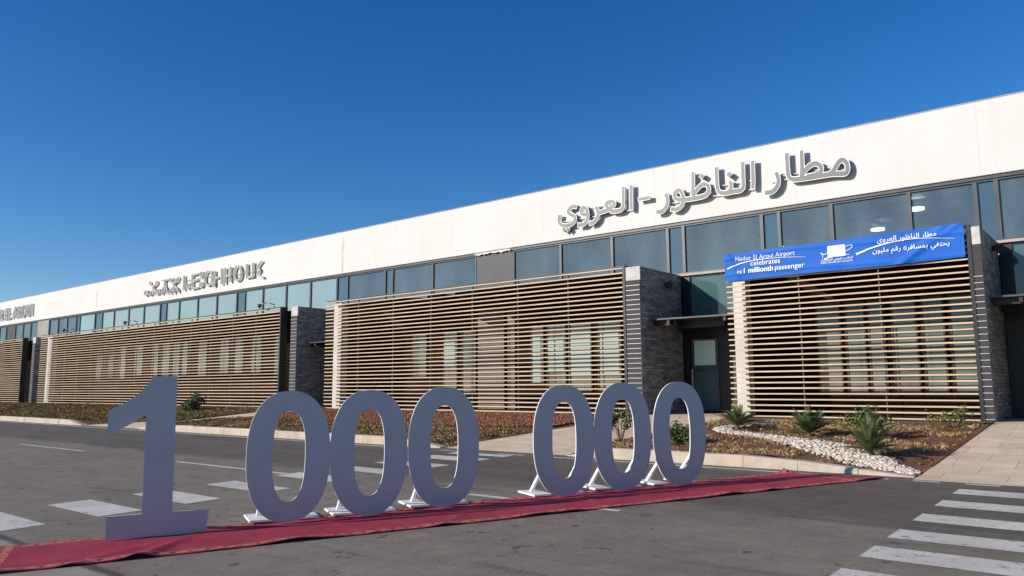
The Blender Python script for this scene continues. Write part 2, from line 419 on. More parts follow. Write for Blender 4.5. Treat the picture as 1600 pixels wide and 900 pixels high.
# ------------------------------------------------------------------ ground, road, kerb, walkways
def road_z(y): return 0.021 * y
gr = bmesh.new(); prof = [(-600, -1.2), (-45, -1.0), (13.9, 0.20), (14.3, 0.24), (20, 0.80), (23, 0.84), (700, 0.84)]
lx, rx = -900, 700
vsl = [(gr.verts.new((lx, y, z)), gr.verts.new((rx, y, z))) for y, z in prof]
for (a, b), (c_, d) in zip(vsl, vsl[1:]): gr.faces.new((a, b, d, c_))
kind(obj("ground", gr, M["ground"]), "structure")
bm = bmesh.new()
q = [bm.verts.new(v) for v in ((-170, -42, road_z(-42)), (90, -42, road_z(-42)), (90, 14.0, road_z(14.0)), (-170, 14.0, road_z(14.0)))]
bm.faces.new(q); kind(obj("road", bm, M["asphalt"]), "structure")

def paint_bar(bm, x0, x1, y0, y1, skew=0.0):
    v = []
    e = 0.005
    for x, y in ((x0, y0), (x1, y0 + skew), (x1, y1 + skew), (x0, y1)):
        v.append(bm.verts.new((x, y, road_z(y) + e)))
    bm.faces.new(v)
bm = bmesh.new()
for y0, y1 in ((2.1, 2.75), (3.45, 4.03), (4.66, 5.25), (5.87, 6.43), (7.12, 7.65), (8.48, 9.03), (9.68, 10.2), (10.85, 11.35), (12.0, 12.6), (13.0, 13.36)):
    paint_bar(bm, -12.62, -10.92, y0, y1)
kind(obj("crosswalk", bm, M["paint"]), "structure")
bm = bmesh.new()
for y0, y1 in ((12.42, 12.93), (11.22, 11.76), (10.04, 10.57), (8.92, 9.44), (7.9, 8.45), (6.7, 7.36), (5.6, 6.15), (4.4, 5.0)):
    paint_bar(bm, -2.26, -0.5, y0, y1, -0.03)
kind(obj("crosswalk", bm, M["paint"]), "structure")
bm = bmesh.new()
for x0, x1 in ((-62, -57.8), (-53, -48.8), (-44, -39.8), (-34.9, -30.7), (-25.95, -21.6), (-16.8, -12.68), (-8.0, -5.4), (1.2, 5.4)):
    paint_bar(bm, x0, x1, 8.69, 8.81)
kind(obj("centre_line", bm, M["paint"]), "structure")
bm = bmesh.new()
for x0, x1 in ((-120, -14.0), (-13.3, -12.2), (-11.5, -10.75), (-10.2, -3.34), (-2.99, -2.61), (-2.28, -1.82), (-1.4, -0.9)):
    paint_bar(bm, x0, x1, 13.45, 13.56)
kind(obj("edge_line", bm, M["paint"]), "structure")

BED_C = (14.2, 0.47, 20.0, 0.90)
def bed_plane(y): return 0.47 + (y - 14.2) * (0.43 / 5.8)
def bed_z(x, y):
    d = min(abs(x - lerp_line(L_, y)) for L_ in (STRIP_L, STRIP_R, PATH_L, PATH_R, WALK_L))
    k = min(1.0, d / 0.9); k = k * k * (3 - 2 * k)
    z = (path_z(y) + 0.012) * (1 - k) + bed_plane(y) * k
    f = min(1.0, max(0.0, (y - 14.12) / 0.7)); f = f * f * (3 - 2 * f)
    return (kerb_top(x) - 0.012) * (1 - f) + z * f
KERBS = [(-130, -34.7, 0, 1.2), (-29.6, -13.7, 0.8, 1.5), (-9.9, -3.05, 0.6, 2.4)]
def kerb_top(x):
    h = 0.015
    for x0, x1, d0, d1 in KERBS:
        if x0 <= x <= x1:
            h = 0.21
            if d0 and x < x0 + d0: h = 0.015 + 0.195 * (x - x0) / d0
            if d1 and x > x1 - d1: h = 0.015 + 0.195 * (x1 - x) / d1
    return road_z(13.86) + h
def path_z(y): return 0.30 + (y - 13.9) * (0.65 / 6.1) if y < 20 else 0.95
def flush_path_z(y): return max(path_z(y), road_z(y) + 0.006)
STRIP_L = [(13.9, -34.6), (14.9, -33.2), (15.7, -30.3), (18.6, -29.07), (20, -28.6)]
STRIP_R = [(13.9, -29.7), (15.25, -29.13), (17.34, -27.75), (20, -26.5)]
PATH_L = [(13.9, -13.55), (14.9, -13.3), (16.46, -12.74), (20, -11.5)]
PATH_R = [(13.9, -9.9), (15.7, -9.8), (18.8, -8.96), (20, -8.75)]
WALK_L = [(13.5, -3.02), (20, -2.70)]
far_l = [(13, -130), (20, -130)]
BY = frange(14.1, 20.0, 24)
kind(obj("planting_bed", strip(far_l, STRIP_L, BY, bed_z, 200, 0.02), M["soil"]), "structure")
kind(obj("planting_bed", strip(STRIP_R, PATH_L, BY, bed_z, 60, 0.025), M["soil"]), "structure")
kind(obj("planting_bed", strip(PATH_R, WALK_L, BY, bed_z, 60, 0.03), M["soil"]), "structure")
# red volcanic gravel against the wall, middle bed
GL = [(16.6, -27.9), (17.4, -27.6), (20, -26.5)]
GLl = [(16.5, -24.5), (17.2, -27.3), (20, -26.45)]; GLr = [(16.5, -14.5), (17.2, -12.75), (20, -11.8)]
kind(obj("gravel_bed", strip(GLl, GLr, frange(16.5, 20, 12), lambda x, y: bed_z(x, y) + 0.035, 60, 0.02), M["gravel"]), "structure")
PY = frange(13.9, 20, 12)
kind(obj("walkway", strip(STRIP_L, STRIP_R, PY, lambda x, y: flush_path_z(y), 4), M["paving"]), "structure")
kind(obj("walkway", strip(PATH_L, PATH_R, PY + [22.6], lambda x, y: flush_path_z(y), 6), M["paving"]), "structure")
kind(obj("walkway", strip([(13.5, -3.02), (20, -2.70), (22.6, -2.62)], [(13.5, 3.5), (22.6, 3.5)], frange(13.62, 20, 12) + [22.6], lambda x, y: flush_path_z(y), 6), M["paving"]), "structure")
kind(obj("floor_slab", boxes((-130, 12, 20.02, 31.5, 0.5, 0.93)), M["darkpanel"]), "structure")

def kerb(x0, x1, drop0=0.0, drop1=0.0):
    bm = bmesh.new(); xs = []; x = x0
    while x < x1 - 0.05:
        xs.append((x, min(x + 1.0, x1))); x += 1.0
    y0, y1 = 13.86, 14.14; zb = road_z(13.86) - 0.1
    def top(x):
        h = 0.21
        if drop0 and x < x0 + drop0: h = 0.015 + 0.195 * (x - x0) / drop0
        if drop1 and x > x1 - drop1: h = 0.015 + 0.195 * (x1 - x) / drop1
        return road_z(13.86) + h
    for a, b in xs:
        a2, b2 = a + 0.006, b - 0.006; dz = random.uniform(-0.008, 0.008); dy = random.uniform(-0.008, 0.008)
        pr = lambda x: [(x, y0 + dy, zb), (x, y0 + dy, top(x) - 0.05 + dz if top(x) - 0.05 > zb else zb + 0.02), (x, y0 + 0.045 + dy, top(x) + dz), (x, y1, top(x) + dz), (x, y1, zb)]
        A = [bm.verts.new(v) for v in pr(a2)]; B = [bm.verts.new(v) for v in pr(b2)]
        for i in range(5): bm.faces.new((A[i], B[i], B[(i + 1) % 5], A[(i + 1) % 5]))
        bm.faces.new(A[::-1]); bm.faces.new(B)
    return bm
kind(obj("kerb", kerb(-130, -34.7, 0, 1.2), M["kerb"]), "structure")
kind(obj("kerb", kerb(-29.6, -13.7, 0.8, 1.5), M["kerb"]), "structure")
kind(obj("kerb", kerb(-9.9, -3.05, 0.6, 2.4), M["kerb"]), "structure")

# ------------------------------------------------------------------ terminal building
YS, YG, YF = 20.0, 22.7, 22.55
ZF0, ZF1, ZSILL = 7.08, 9.05, 5.37
bld = thing("terminal_building", "long white airport terminal with a band of blue windows and dark stone piers", "building", (-30, 22.7, 0.93))
obj("fascia", boxes((-140, 14, YF, 23.1, ZF0, ZF1), bevel=0.01), M["render"], bld)
obj("coping", boxes((-140, 14, YF - 0.012, 23.2, ZF1 + 0.003, ZF1 + 0.025)), varied("weathered_coping", (0.30, 0.26, 0.22), (0.50, 0.46, 0.42), 1.5), bld)
obj("roof", boxes((-140, 14, 23.12, 45, 7.4, 8.6)), M["concrete"], bld)
obj("head_trim", boxes((-140, 14, YG - 0.10, YG + 0.1, ZF0 - 0.09, ZF0 - 0.003)), M["frame"], bld)
obj("sill", boxes((-140, 14, YG - 0.12, YG + 0.1, ZSILL - 0.07, ZSILL)), varied("pink_sill", (0.40, 0.30, 0.26), (0.52, 0.42, 0.37), 3), bld)
# interior behind the glazing
obj("upper_ceiling", boxes((-140, 14, 22.9, 32, 7.25, 7.38)), M["inner"], bld)
bm = bmesh.new()
x = -60.0
while x < 13: box(bm, x, x + 0.16, 23.0, 31, 7.08, 7.247); x += 0.75
y = 24.2
while y < 31: box(bm, -60, 13, y, y + 0.12, 6.98, 7.078); y += 1.6
obj("ceiling_beam", bm, M["innerbeam"], bld)["kind"] = "stuff"
obj("back_wall", boxes((-140, 14, 31.0, 31.3, 0.9, 7.24)), M["inner"], bld)
obj("upper_floor", boxes((-140, 14, 23.0, 30.9, 5.0, 5.2)), M["floor"], bld)

M["lamp"] = mat("lit_ceiling_lamp", (0.9, 0.9, 0.85))
M["lamp"].node_tree.nodes["Principled BSDF"].inputs["Emission Color"].default_value = (1.0, 0.95, 0.85, 1)
M["lamp"].node_tree.nodes["Principled BSDF"].inputs["Emission Strength"].default_value = 1.6
for lx_, ly_ in ((-6.6, 27.4), (-4.9, 24.9), (-10.4, 28.5)):
    bm = bmesh.new(); tube(bm, (lx_, ly_, 6.90), (lx_, ly_, 6.97), 0.22, 0.22, 16); obj("ceiling_lamp", bm, M["lamp"], bld)
def window(x0, x1, m, z0=ZSILL, z1=ZF0 - 0.092, fw=0.05):
    bm = bmesh.new(); ya, yb = YG - 0.06, YG + 0.04
    box(bm, x0, x0 + fw, ya, yb, z0, z1); box(bm, x1 - fw, x1, ya, yb, z0, z1)
    box(bm, x0 + fw, x1 - fw, ya + 0.004, yb, z0, z0 + fw); box(bm, x0 + fw, x1 - fw, ya + 0.004, yb, z1 - fw, z1)
    f = obj("window", bm, M["frame"], bld)
    bm = bmesh.new()
    v = [bm.verts.new(p) for p in ((x0 + fw, YG, z0 + fw), (x1 - fw, YG, z0 + fw), (x1 - fw, YG, z1 - fw), (x0 + fw, YG, z1 - fw))]
    bm.faces.new(v)
    o = obj("pane", bm, m, bld); o.parent = f; o.matrix_parent_inverse = Matrix.Identity(4)
    return f
T, C, N, P, G = "teal", "clear", "narrow", "darkpanel", "concrete"
edges = [(-73.85, -72.3, C), (-72.3, -71.9, N), (-71.9, -70.3, P), (-70.3, -68.6, C), (-68.6, -67.0, C), (-67.0, -65.5, C), (-65.5, -63.35, G),
  (-63.35, -61.74, C), (-61.74, -60.14, C), (-60.14, -58.55, C), (-58.55, -57.95, N), (-57.95, -55.5, T), (-55.5, -54.36, N), (-54.36, -52.58, T),
  (-52.58, -50.48, T), (-50.48, -48.4, T), (-48.4, -46.33, T), (-46.33, -45.54, N), (-45.54, -44.0, T), (-44.0, -41.88, T), (-41.88, -39.82, T),
  (-39.82, -37.8, T), (-37.8, -37.0, N), (-37.0, -35.32, T), (-35.32, -33.26, T), (-33.26, -31.25, T), (-31.25, -29.2, T), (-29.2, -28.42, N),
  (-28.42, -25.82, C), (-25.82, -25.33, N), (-25.33, -22.85, C), (-22.85, -20.38, C), (-20.38, -18.47, P), (-18.47, -16.25, C), (-16.25, -14.05, C),
  (-14.05, -11.9, C), (-11.9, -11.33, N), (-11.33, -8.72, C), (-8.72, -8.19, N), (-8.19, -6.67, C), (-6.67, -4.63, C), (-4.63, -3.07, C),
  (-3.07, -2.60, N), (-2.60, -0.1, C), (-0.1, 2.4, C), (2.4, 4.9, C)]
for x0, x1, k in edges:
    if k == P: obj("wall_panel", boxes((x0 + 0.02, x1 - 0.02, YG - 0.05, YG + 0.05, ZSILL, ZF0 - 0.092)), M["darkpanel"], bld)
    elif k == G: obj("wall_panel", boxes((x0 + 0.02, x1 - 0.02, YG - 0.08, YG + 0.05, ZSILL, ZF0 - 0.092)), M["concrete"], bld)
    else: window(x0, x1, M[k])
x = -73.9
while x > -112:
    window(x - 2.0, x, M["teal"]); x -= 2.0
# loose foil on top of the charcoal panel
bm = bmesh.new(); pv = None
for i in range(41):
    x = -20.4 + 1.85 * i / 40; h = 0.015 + 0.055 * random.random() * (0.4 + abs(math.sin(i * 0.35)))
    a = bm.verts.new((x, YG - 0.115 - random.uniform(0, 0.03), ZF0 - 0.02)); b = bm.verts.new((x, YG - 0.12 - random.uniform(0, 0.04), ZF0 - 0.05 - h))
    if pv: bm.faces.new((pv[0], a, b, pv[1]))
    pv = (a, b)
tag(obj("foil_strip", bm, M["foil"]), "torn white foil hanging over the charcoal panel in the window band", "foil strip")

# lower wall behind the screens
segs = [(-130, -61.0), (-57.3, -29.1), (-26.6, -11.97), (-8.85, -2.93)]
for a, b in segs:
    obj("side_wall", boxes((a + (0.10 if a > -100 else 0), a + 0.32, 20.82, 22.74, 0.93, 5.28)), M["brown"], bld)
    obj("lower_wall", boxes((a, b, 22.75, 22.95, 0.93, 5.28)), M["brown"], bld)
    front = [(a + 0.9, 20.4)]
    if a == -26.6: front += [(-22.3, 20.4), (-21.25, 21.45), (-20.85, 20.4), (-20.15, 20.4), (-20.0, 21.2), (-19.62, 21.2), (-19.42, 20.4)]   # two gaps the sun falls through
    plan = front + [(b, 20.4), (b, 22.6), (a + 0.9, 22.6)]
    bm = bmesh.new(); lo = [bm.verts.new((x, y, 5.14)) for x, y in plan]; hi = [bm.verts.new((x, y, 5.25)) for x, y in plan]
    bm.faces.new(lo); bm.faces.new(hi[::-1])
    for i in range(len(plan)): bm.faces.new((lo[i], hi[i], hi[(i + 1) % len(plan)], lo[(i + 1) % len(plan)]))
    bmesh.ops.recalc_face_normals(bm, faces=bm.faces)
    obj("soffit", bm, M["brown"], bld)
def lowwin(x0, x1, z0, z1, m="tealdim"):
    bm = bmesh.new(); ya, yb = 22.69, 22.745; fw = 0.05
    box(bm, x0, x0 + fw, ya, yb, z0, z1); box(bm, x1 - fw, x1, ya, yb, z0, z1)
    box(bm, x0 + fw, x1 - fw, ya + 0.003, yb, z0, z0 + fw); box(bm, x0 + fw, x1 - fw, ya + 0.003, yb, z1 - fw, z1)
    f = obj("window", bm, M["steel"], bld)
    o = obj("pane", boxes((x0 + fw, x1 - fw, 22.715, 22.735, z0 + fw, z1 - fw)), M[m], bld); o.parent = f; o.matrix_parent_inverse = Matrix.Identity(4)
for a, b in ((-55.0, -54.0), (-53.2, -52.3), (-51.6, -50.6), (-49.5, -48.3), (-47.2, -46.3), (-45.9, -44.9), (-44.6, -43.7), (-43.5, -42.8), (-41.7, -40.7), (-39.4, -38.4), (-37.9, -37.0), (-36.3, -35.3), (-34.2, -33.3), (-32.3, -31.5)):
    lowwin(a, b, 2.5 + random.uniform(-0.15, 0.15), 4.55)
for a, b, z0 in ((-24.1, -23.2, 2.2), (-22.25, -21.45, 1.5), (-21.2, -20.45, 1.5), (-17.7, -17.1, 1.9), (-16.95, -16.1, 1.7), (-15.95, -15.0, 1.6), (-14.75, -13.8, 1.6), (-13.5, -12.5, 1.6)):
    lowwin(a, b, z0, 4.05)
for a, b in ((-7.3, -6.6), (-6.5, -5.95), (-5.9, -5.45), (-5.3, -4.65), (-4.55, -4.0), (-3.9, -3.3)):
    lowwin(a, b, 1.5, 4.1)
for a, b, z0, z1 in ((-16.9, -16.2, 2.3, 3.55), (-15.9, -15.05, 2.2, 3.7), (-14.65, -13.9, 2.2, 3.7), (-22.2, -21.6, 2.6, 3.6), (-17.62, -17.25, 1.9, 3.6)):
    obj("painted_daylight", boxes((a, b, 22.70, 22.712, z0, z1)), M["painted_daylight"], bld)  # added sheets, daylight showing through from the far side painted on them
obj("mauve_panel", boxes((-20.3, -18.97, 22.66, 22.745, 0.95, 4.75)), M["pink"], bld)
obj("mauve_panel", boxes((-18.78, -18.44, 22.66, 22.745, 0.95, 4.75)), M["pink"], bld)

# entrances between the piers: dark frame, door, high pane, canopy
def entrance(x0, x1, dx0, dx1, canopy=True):
    obj("lower_glazing", boxes((x0, x1, 22.72, 22.76, 3.85, 5.28)), M["doorglass"], bld)
    bm = bmesh.new()
    box(bm, x0, dx0 - 0.03, 22.66, 22.9, 0.95, 3.3); box(bm, dx1 + 0.03, x1, 22.66, 22.9, 0.95, 3.3)
    box(bm, x0, x1, 22.655, 22.9, 3.302, 3.848); box(bm, x0, x0 + 0.28, 22.66, 22.9, 3.85, 5.28)
    obj("entrance_frame", bm, M["black"], bld)
    d = obj("door", boxes((dx0, dx0 + 0.09, 22.68, 22.74, 1.0, 3.27), (dx1 - 0.09, dx1, 22.68, 22.74, 1.0, 3.27), (dx0 + 0.09, dx1 - 0.09, 22.683, 22.737, 1.0, 1.12), (dx0 + 0.09, dx1 - 0.09, 22.683, 22.737, 2.22, 2.42), (dx0 + 0.09, dx1 - 0.09, 22.683, 22.737, 3.2, 3.27)), M["frame"], bld)
    for nm, z0, z1, mm in (("pane", 1.12, 2.22, "doorglass"), ("pane", 2.42, 3.2, "door_daylight")):
        o = obj(nm, boxes((dx0 + 0.09, dx1 - 0.09, 22.70, 22.72, z0, z1)), M[mm], bld); o.parent = d; o.matrix_parent_inverse = Matrix.Identity(4)
    o = obj("handle", boxes((dx0 + 0.02, dx0 + 0.06, 22.60, 22.64, 1.7, 2.3), (dx0 + 0.025, dx0 + 0.055, 22.64, 22.68, 1.75, 1.78), (dx0 + 0.025, dx0 + 0.055, 22.64, 22.68, 2.22, 2.25)), M["bright"], bld)
    o.parent = d; o.matrix_parent_inverse = Matrix.Identity(4)
    if canopy:
        bm = bmesh.new()
        box(bm, x0 + 0.02, x1, 20.5, 22.62, 3.74, 3.765)
        cn = obj("canopy", bm, M["tealdim"], bld)
        ed = obj("edge_trim", boxes((x0 + 0.02, x1, 20.47, 20.497, 3.73, 3.772)), M["frame"], bld); ed.parent = cn; ed.matrix_parent_inverse = Matrix.Identity(4)
        bm = bmesh.new()
        box(bm, x0 + 0.02, x0 + 0.75, 20.7, 20.95, 3.58, 3.737); box(bm, x0 + 0.5, x0 + 2.0, 21.3, 21.55, 3.52, 3.737); box(bm, x0 + 0.02, x1, 22.25, 22.5, 3.50, 3.737)
        for xx in (x0 + 0.55, x1 - 0.35): box(bm, xx, xx + 0.08, 20.52, 22.6, 3.60, 3.7375)
        o = obj("beam", bm, M["steel"], bld); o.parent = cn; o.matrix_parent_inverse = Matrix.Identity(4)
entrance(-11.44, -8.78, -11.2, -10.3)
entrance(-28.46, -26.5, -28.1, -27.2)
entrance(-2.66, 0.4, -2.05, -1.1)
entrance(-60.9, -58.62, -60.5, -59.6, canopy=False)
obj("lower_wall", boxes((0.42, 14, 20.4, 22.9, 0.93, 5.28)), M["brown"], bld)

def pier(x0, x1, striped_from=4.6):
    o = obj("stone_pier", boxes((x0, x1, 20.03, 22.64, 0.7, 4.93), bevel=0.012), M["stone"], bld)
    fr = obj("front_panel", boxes((x0 + 0.004, x1 - 0.012, 20.012, 20.027, 0.85, 4.93)), varied("dark_slate_front", (0.032, 0.028, 0.032), (0.052, 0.046, 0.051), 6, 0.7, stretch=(1, 1, 4)), bld); fr.parent = o; fr.matrix_parent_inverse = Matrix.Identity(4)
    cp = obj("capstone", boxes((x0 - 0.004, x1 - 0.012, 20.022, 20.10, 4.932, 5.34)), M["cap"], bld)
    cp.parent = o; cp.matrix_parent_inverse = Matrix.Identity(4)
    up = obj("upper_course", boxes((x0, x1, 20.103, 22.64, 4.933, 5.33)), M["stone"], bld); up.parent = o; up.matrix_parent_inverse = Matrix.Identity(4)
    bm = bmesh.new(); z = 0.995
    while z < striped_from:
        box(bm, x0 + 0.02, x1 - 0.02, 19.992, 20.010, z, z + 0.013); z += 0.145
    s_ = obj("metal_strip", bm, M["bright"], bld); s_.parent = o; s_.matrix_parent_inverse = Matrix.Identity(4); s_["kind"] = "stuff"
pier(-11.97, -11.46, 4.88)
pier(-2.925, -2.675, 4.2)
pier(-28.95, -28.48, 4.88)
pier(-58.62, -58.15, 4.88)
# recess beside the second pier
obj("recess_wall", boxes((-29.72, -28.97, 21.3, 21.5, 0.93, 5.2)), M["steel"], bld)
bm = bmesh.new(); z = 1.0
while z < 4.1: box(bm, -29.7, -28.98, 21.22, 21.295, z, z + 0.075); z += 0.145
obj("louvre", bm, M["teal"], bld)

# ------------------------------------------------------------------ timber slat screens
def screen(x0, x1, label, colw, first=False):
    t = thing("slat_screen", label, "timber screen", (x0, YS, 0.93), "timber slat screens along the terminal")
    bm = bmesh.new()
    for i in range(31):
        z = 5.33 - 0.145 * i
        box(bm, x0 + random.uniform(-0.012, 0.012), x1 - random.uniform(0.0, 0.02), YS, YS + 0.05, z - 0.018 + random.uniform(-0.003, 0.003), z + 0.018 + random.uniform(-0.002, 0.002))
    obj("slat_panel", bm, M["timber"], t)
    bm = bmesh.new(); k = max(2, round((x1 - x0) / 2.0)); 
    for i in range(1, k): 
        x = x0 + (x1 - x0) * i / k
        box(bm, x - 0.012, x + 0.012, YS + 0.052, YS + 0.11, 0.93, 5.36)
    obj("mounting_rail", bm, M["frame"], t)
    obj("end_post", boxes((x1 - 0.005, x1 + 0.075, YS - 0.01, YS + 0.34, 0.9, 5.40)), M["steel"], t)
    obj("top_rail", boxes((x0, x1 - 0.01, YS + 0.03, YS + 0.11, 5.365, 5.40)), M["steel"], t)
    obj("base_rail", boxes((x0, x1 - 0.01, YS + 0.07, YS + 0.20, 0.84, 0.93)), M["steel"], t)
    obj("column", boxes((x0 - 0.02, x0 - 0.02 + colw, 20.45, 20.8, 0.93, 5.33), bevel=0.008), M["column"], t)
    return t
screen(-8.76, -2.95, "short timber slat screen carrying the blue banner", 0.36)
screen(-26.49, -12.05, "wide timber slat screen rising behind the first three zeros, with mauve panels showing through", 0.50)
screen(-57.2, -29.78, "longest timber slat screen, behind the figure one, with floodlights on top", 0.70)
screen(-90, -60.45, "timber slat screen cut off by the left edge of the photo", 0.7)

# ------------------------------------------------------------------ lamps on the building
def floodlight(x, label):
    t = thing("floodlight", label, "floodlight", (x, 20.05, 5.40), "floodlights on the longest timber screen")
    bm = bmesh.new()
    tube(bm, (x + 0.22, 20.09, 5.40), (x + 0.22, 20.09, 5.55), 0.025); tube(bm, (x + 0.22, 20.09, 5.55), (x, 19.85, 5.64), 0.022); tube(bm, (x, 19.85, 5.64), (x - 0.25, 19.7, 5.55), 0.022)
    obj("arm", bm, M["rail"], t)
    bm = bmesh.new(); tube(bm, (x - 0.25, 19.72, 5.55), (x - 0.33, 19.62, 5.46), 0.06, 0.12, 14); obj("housing", bm, M["frame"], t)
    bm = bmesh.new(); tube(bm, (x - 0.331, 19.619, 5.459), (x - 0.338, 19.61, 5.45), 0.11, 0.10, 14); obj("lens", bm, M["lampglass"], t)
floodlight(-43.9, "round floodlight on a bent arm midway along the longest timber screen")
floodlight(-52.3, "small floodlight nearest the left end of the longest timber screen")
floodlight(-30.6, "floodlight near the stone pier end of the longest timber screen")
def spotlight(x, z, label, s=1):
    t = thing("wall_spotlight", label, "spotlight", (x, 21.6, z), "spotlights on the pier sides")
    obj("bracket", boxes((x, x + 0.08, 21.56, 21.64, z - 0.06, z + 0.06)), M["black"], t)
    bm = bmesh.new(); tube(bm, (x + 0.10, 21.72, z + 0.05), (x + 0.18, 21.45, z - 0.05), 0.09, 0.11, 12); obj("lamp_head", bm, M["black"], t)
spotlight(-11.455, 4.93, "black spotlight on the stone pier beside the glazed door between two screens")
spotlight(-2.67, 5.03, "black spotlight on the stone pier to the right of the blue banner")

# ------------------------------------------------------------------ sign lettering
ZO = 1.77
# facade position of a traced picture point of the sign plane, solved once with the fitted camera
camR = rot
def sign_pt(px, py, y):
    d = camR @ Vector((px - 800, -(py - 450), -1206)); t = y / d.y
    return (d.x * t, d.z * t + ZO)
YL = YF - 0.185
LETTER_N = [0]
BODY = [0.075]
def pen(bm, pts, wv, wh, sub=7):
    """ribbon stroke with a broad-nib width (wv for upright, wh for level runs): a white tray with a grey face set on it"""
    LETTER_N[0] += 1
    P = catmull([(x, 0, z) for x, z in pts], sub) if len(pts) > 2 else [Vector((x, 0, z)) for x, z in pts]
    P = [p_ for i, p_ in enumerate(P) if i == 0 or (p_ - P[i - 1]).length > 1e-5]
    for rim, yoff, depth, mi0 in ((0.006, 0.013, BODY[0], 0), (0.024, 0.0, 0.012, 1), (0.0, -0.010, 0.009, 0)):
        y0 = YL + yoff - 0.0010 * (LETTER_N[0] % 7)
        L, Rr, Y = [], [], []
        for i, p_ in enumerate(P):
            d = (P[min(i + 1, len(P) - 1)] - P[max(i - 1, 0)]).normalized()
            w = math.sqrt((wv * d.z) ** 2 + (wh * d.x) ** 2) + 2 * rim
            c_ = p_
            if rim > 0.01 and i == 0: c_ = p_ - d * rim
            if rim > 0.01 and i == len(P) - 1: c_ = p_ + d * rim
            nrm = Vector((-d.z, 0, d.x)); L.append(c_ + nrm * w / 2); Rr.append(c_ - nrm * w / 2); Y.append(y0 - 0.00003 * i)
        V = lambda p_, y: bm.verts.new((p_.x, y, p_.z))
        fL = [V(a, y) for a, y in zip(L, Y)]; fR = [V(a, y) for a, y in zip(Rr, Y)]; bL = [V(a, y + depth) for a, y in zip(L, Y)]; bR = [V(a, y + depth) for a, y in zip(Rr, Y)]
        k = len(L)
        for i in range(k - 1):
            for q, mi in (((fL[i], fR[i], fR[i + 1], fL[i + 1]), mi0), ((bL[i], bL[i + 1], bR[i + 1], bR[i]), mi0), ((fL[i], fL[i + 1], bL[i + 1], bL[i]), mi0), ((fR[i], bR[i], bR[i + 1], fR[i + 1]), mi0)):
                f = bm.faces.new(q); f.material_index = mi
        for i in (0, k - 1):
            f = bm.faces.new((fL[i], bL[i], bR[i], fR[i])); f.material_index = mi0
def diamond(bm, c, r):
    q = r + 0.022
    poly_prism(bm, [(c[0] - q, c[1]), (c[0], c[1] - q), (c[0] + q, c[1]), (c[0], c[1] + q)], YL - 0.010, YL + 0.012, 1, 1)
    poly_prism(bm, [(c[0] - r, c[1]), (c[0], c[1] - r), (c[0] + r, c[1]), (c[0], c[1] + r)], YL + 0.013, YL + 0.14, 0, 0)
    poly_prism(bm, [(c[0] - r, c[1]), (c[0], c[1] - r), (c[0] + r, c[1]), (c[0], c[1] + r)], YL - 0.022, YL - 0.011, 0, 0)
A5 = lambda pts: [sign_pt(1090 + x / 6.154, 225 + y / 6.154, YL) for x, y in pts]
A6 = lambda pts: [sign_pt(1020 + x / 7.825, 230 + y / 7.825, YL) for x, y in pts]
A4 = lambda pts: [sign_pt(860 + x / 6.667, 280 + y / 6.667, YL) for x, y in pts]
sg = thing("sign", "grey Arabic lettering with white edges standing off the white fascia", "sign", (-9, YF, 8), "name signs on the fascia")
WV, WH = 0.100, 0.135
SMAT = [M["letterface"], M["letterside"]]
def letters(groups, diamonds=(), parent=None, wv=WV, wh=WH):
    bm = bmesh.new()
    for g in groups: pen(bm, g, wv, wh)
    for c_, r in diamonds: diamond(bm, c_, r)
    return obj("letter", bm, SMAT, parent)
letters([A5([(856, 88), (860, 170), (866, 260), (878, 315), (915, 340), (1000, 333), (1100, 318), (1200, 302), (1290, 288), (1360, 285), (1420, 280), (1441, 240), (1432, 185), (1400, 155), (1365, 165), (1335, 205), (1305, 255), (1270, 288)]),
         A5([(998, 62), (1002, 150), (1004, 230), (1000, 330)]),
         A5([(1003, 300), (1035, 250), (1085, 205), (1135, 187), (1175, 205), (1190, 245), (1165, 280), (1120, 300), (1050, 315)])], parent=sg)
letters([A5([(752, 272), (772, 320), (775, 370), (752, 425), (705, 462), (648, 468)])], parent=sg)
letters([A6([(1218, 165), (1222, 300), (1226, 430), (1222, 505)])], parent=sg)
letters([A6([(1098, 180), (1102, 330), (1106, 450), (1092, 510), (1045, 533), (985, 540), (900, 560), (840, 560), (800, 530), (787, 470), (780, 360), (775, 245)]),
         A6([(948, 415), (956, 480), (948, 525), (915, 552)])], [(A6([(936, 335)])[0], 0.10)], sg)
letters([A6([(487, 305), (490, 430), (488, 590)]),
         A6([(488, 600), (530, 530), (585, 470), (635, 452), (675, 475), (685, 530), (655, 580), (600, 605), (520, 622), (430, 637), (340, 640), (290, 635), (265, 600), (275, 550), (315, 525), (350, 550), (368, 600), (372, 660), (345, 720), (290, 760), (225, 755)])],
        [(A6([(600, 355)])[0], 0.095)], sg)
letters([A6([(155, 568), (176, 630), (172, 700), (135, 765), (90, 790), (45, 790)])], parent=sg)
letters([A4([(918, 210), (975, 200), (1032, 190)])], parent=sg, wh=0.11)
letters([A4([(836, 62), (838, 180), (840, 270), (838, 318)])], parent=sg)
letters([A4([(757, 78), (758, 190), (756, 280), (735, 318), (690, 330), (640, 332), (605, 300), (578, 268), (600, 242), (640, 232), (668, 255), (640, 292), (590, 322), (540, 340), (505, 352)]),
         A4([(468, 288), (490, 325), (495, 365), (478, 415), (445, 450), (405, 460)])], parent=sg)
letters([A4([(388, 365), (350, 368), (322, 352), (325, 315), (350, 293), (375, 315), (388, 365), (382, 425), (345, 470), (288, 478)])], parent=sg)
letters([A4([(272, 285), (235, 283), (198, 305), (185, 345), (215, 370), (250, 390), (255, 425), (225, 465), (165, 485), (115, 475), (88, 435), (90, 372)])],
        [(A4([(140, 524)])[0], 0.085), (A4([(183, 524)])[0], 0.085)], sg)
bm = bmesh.new()
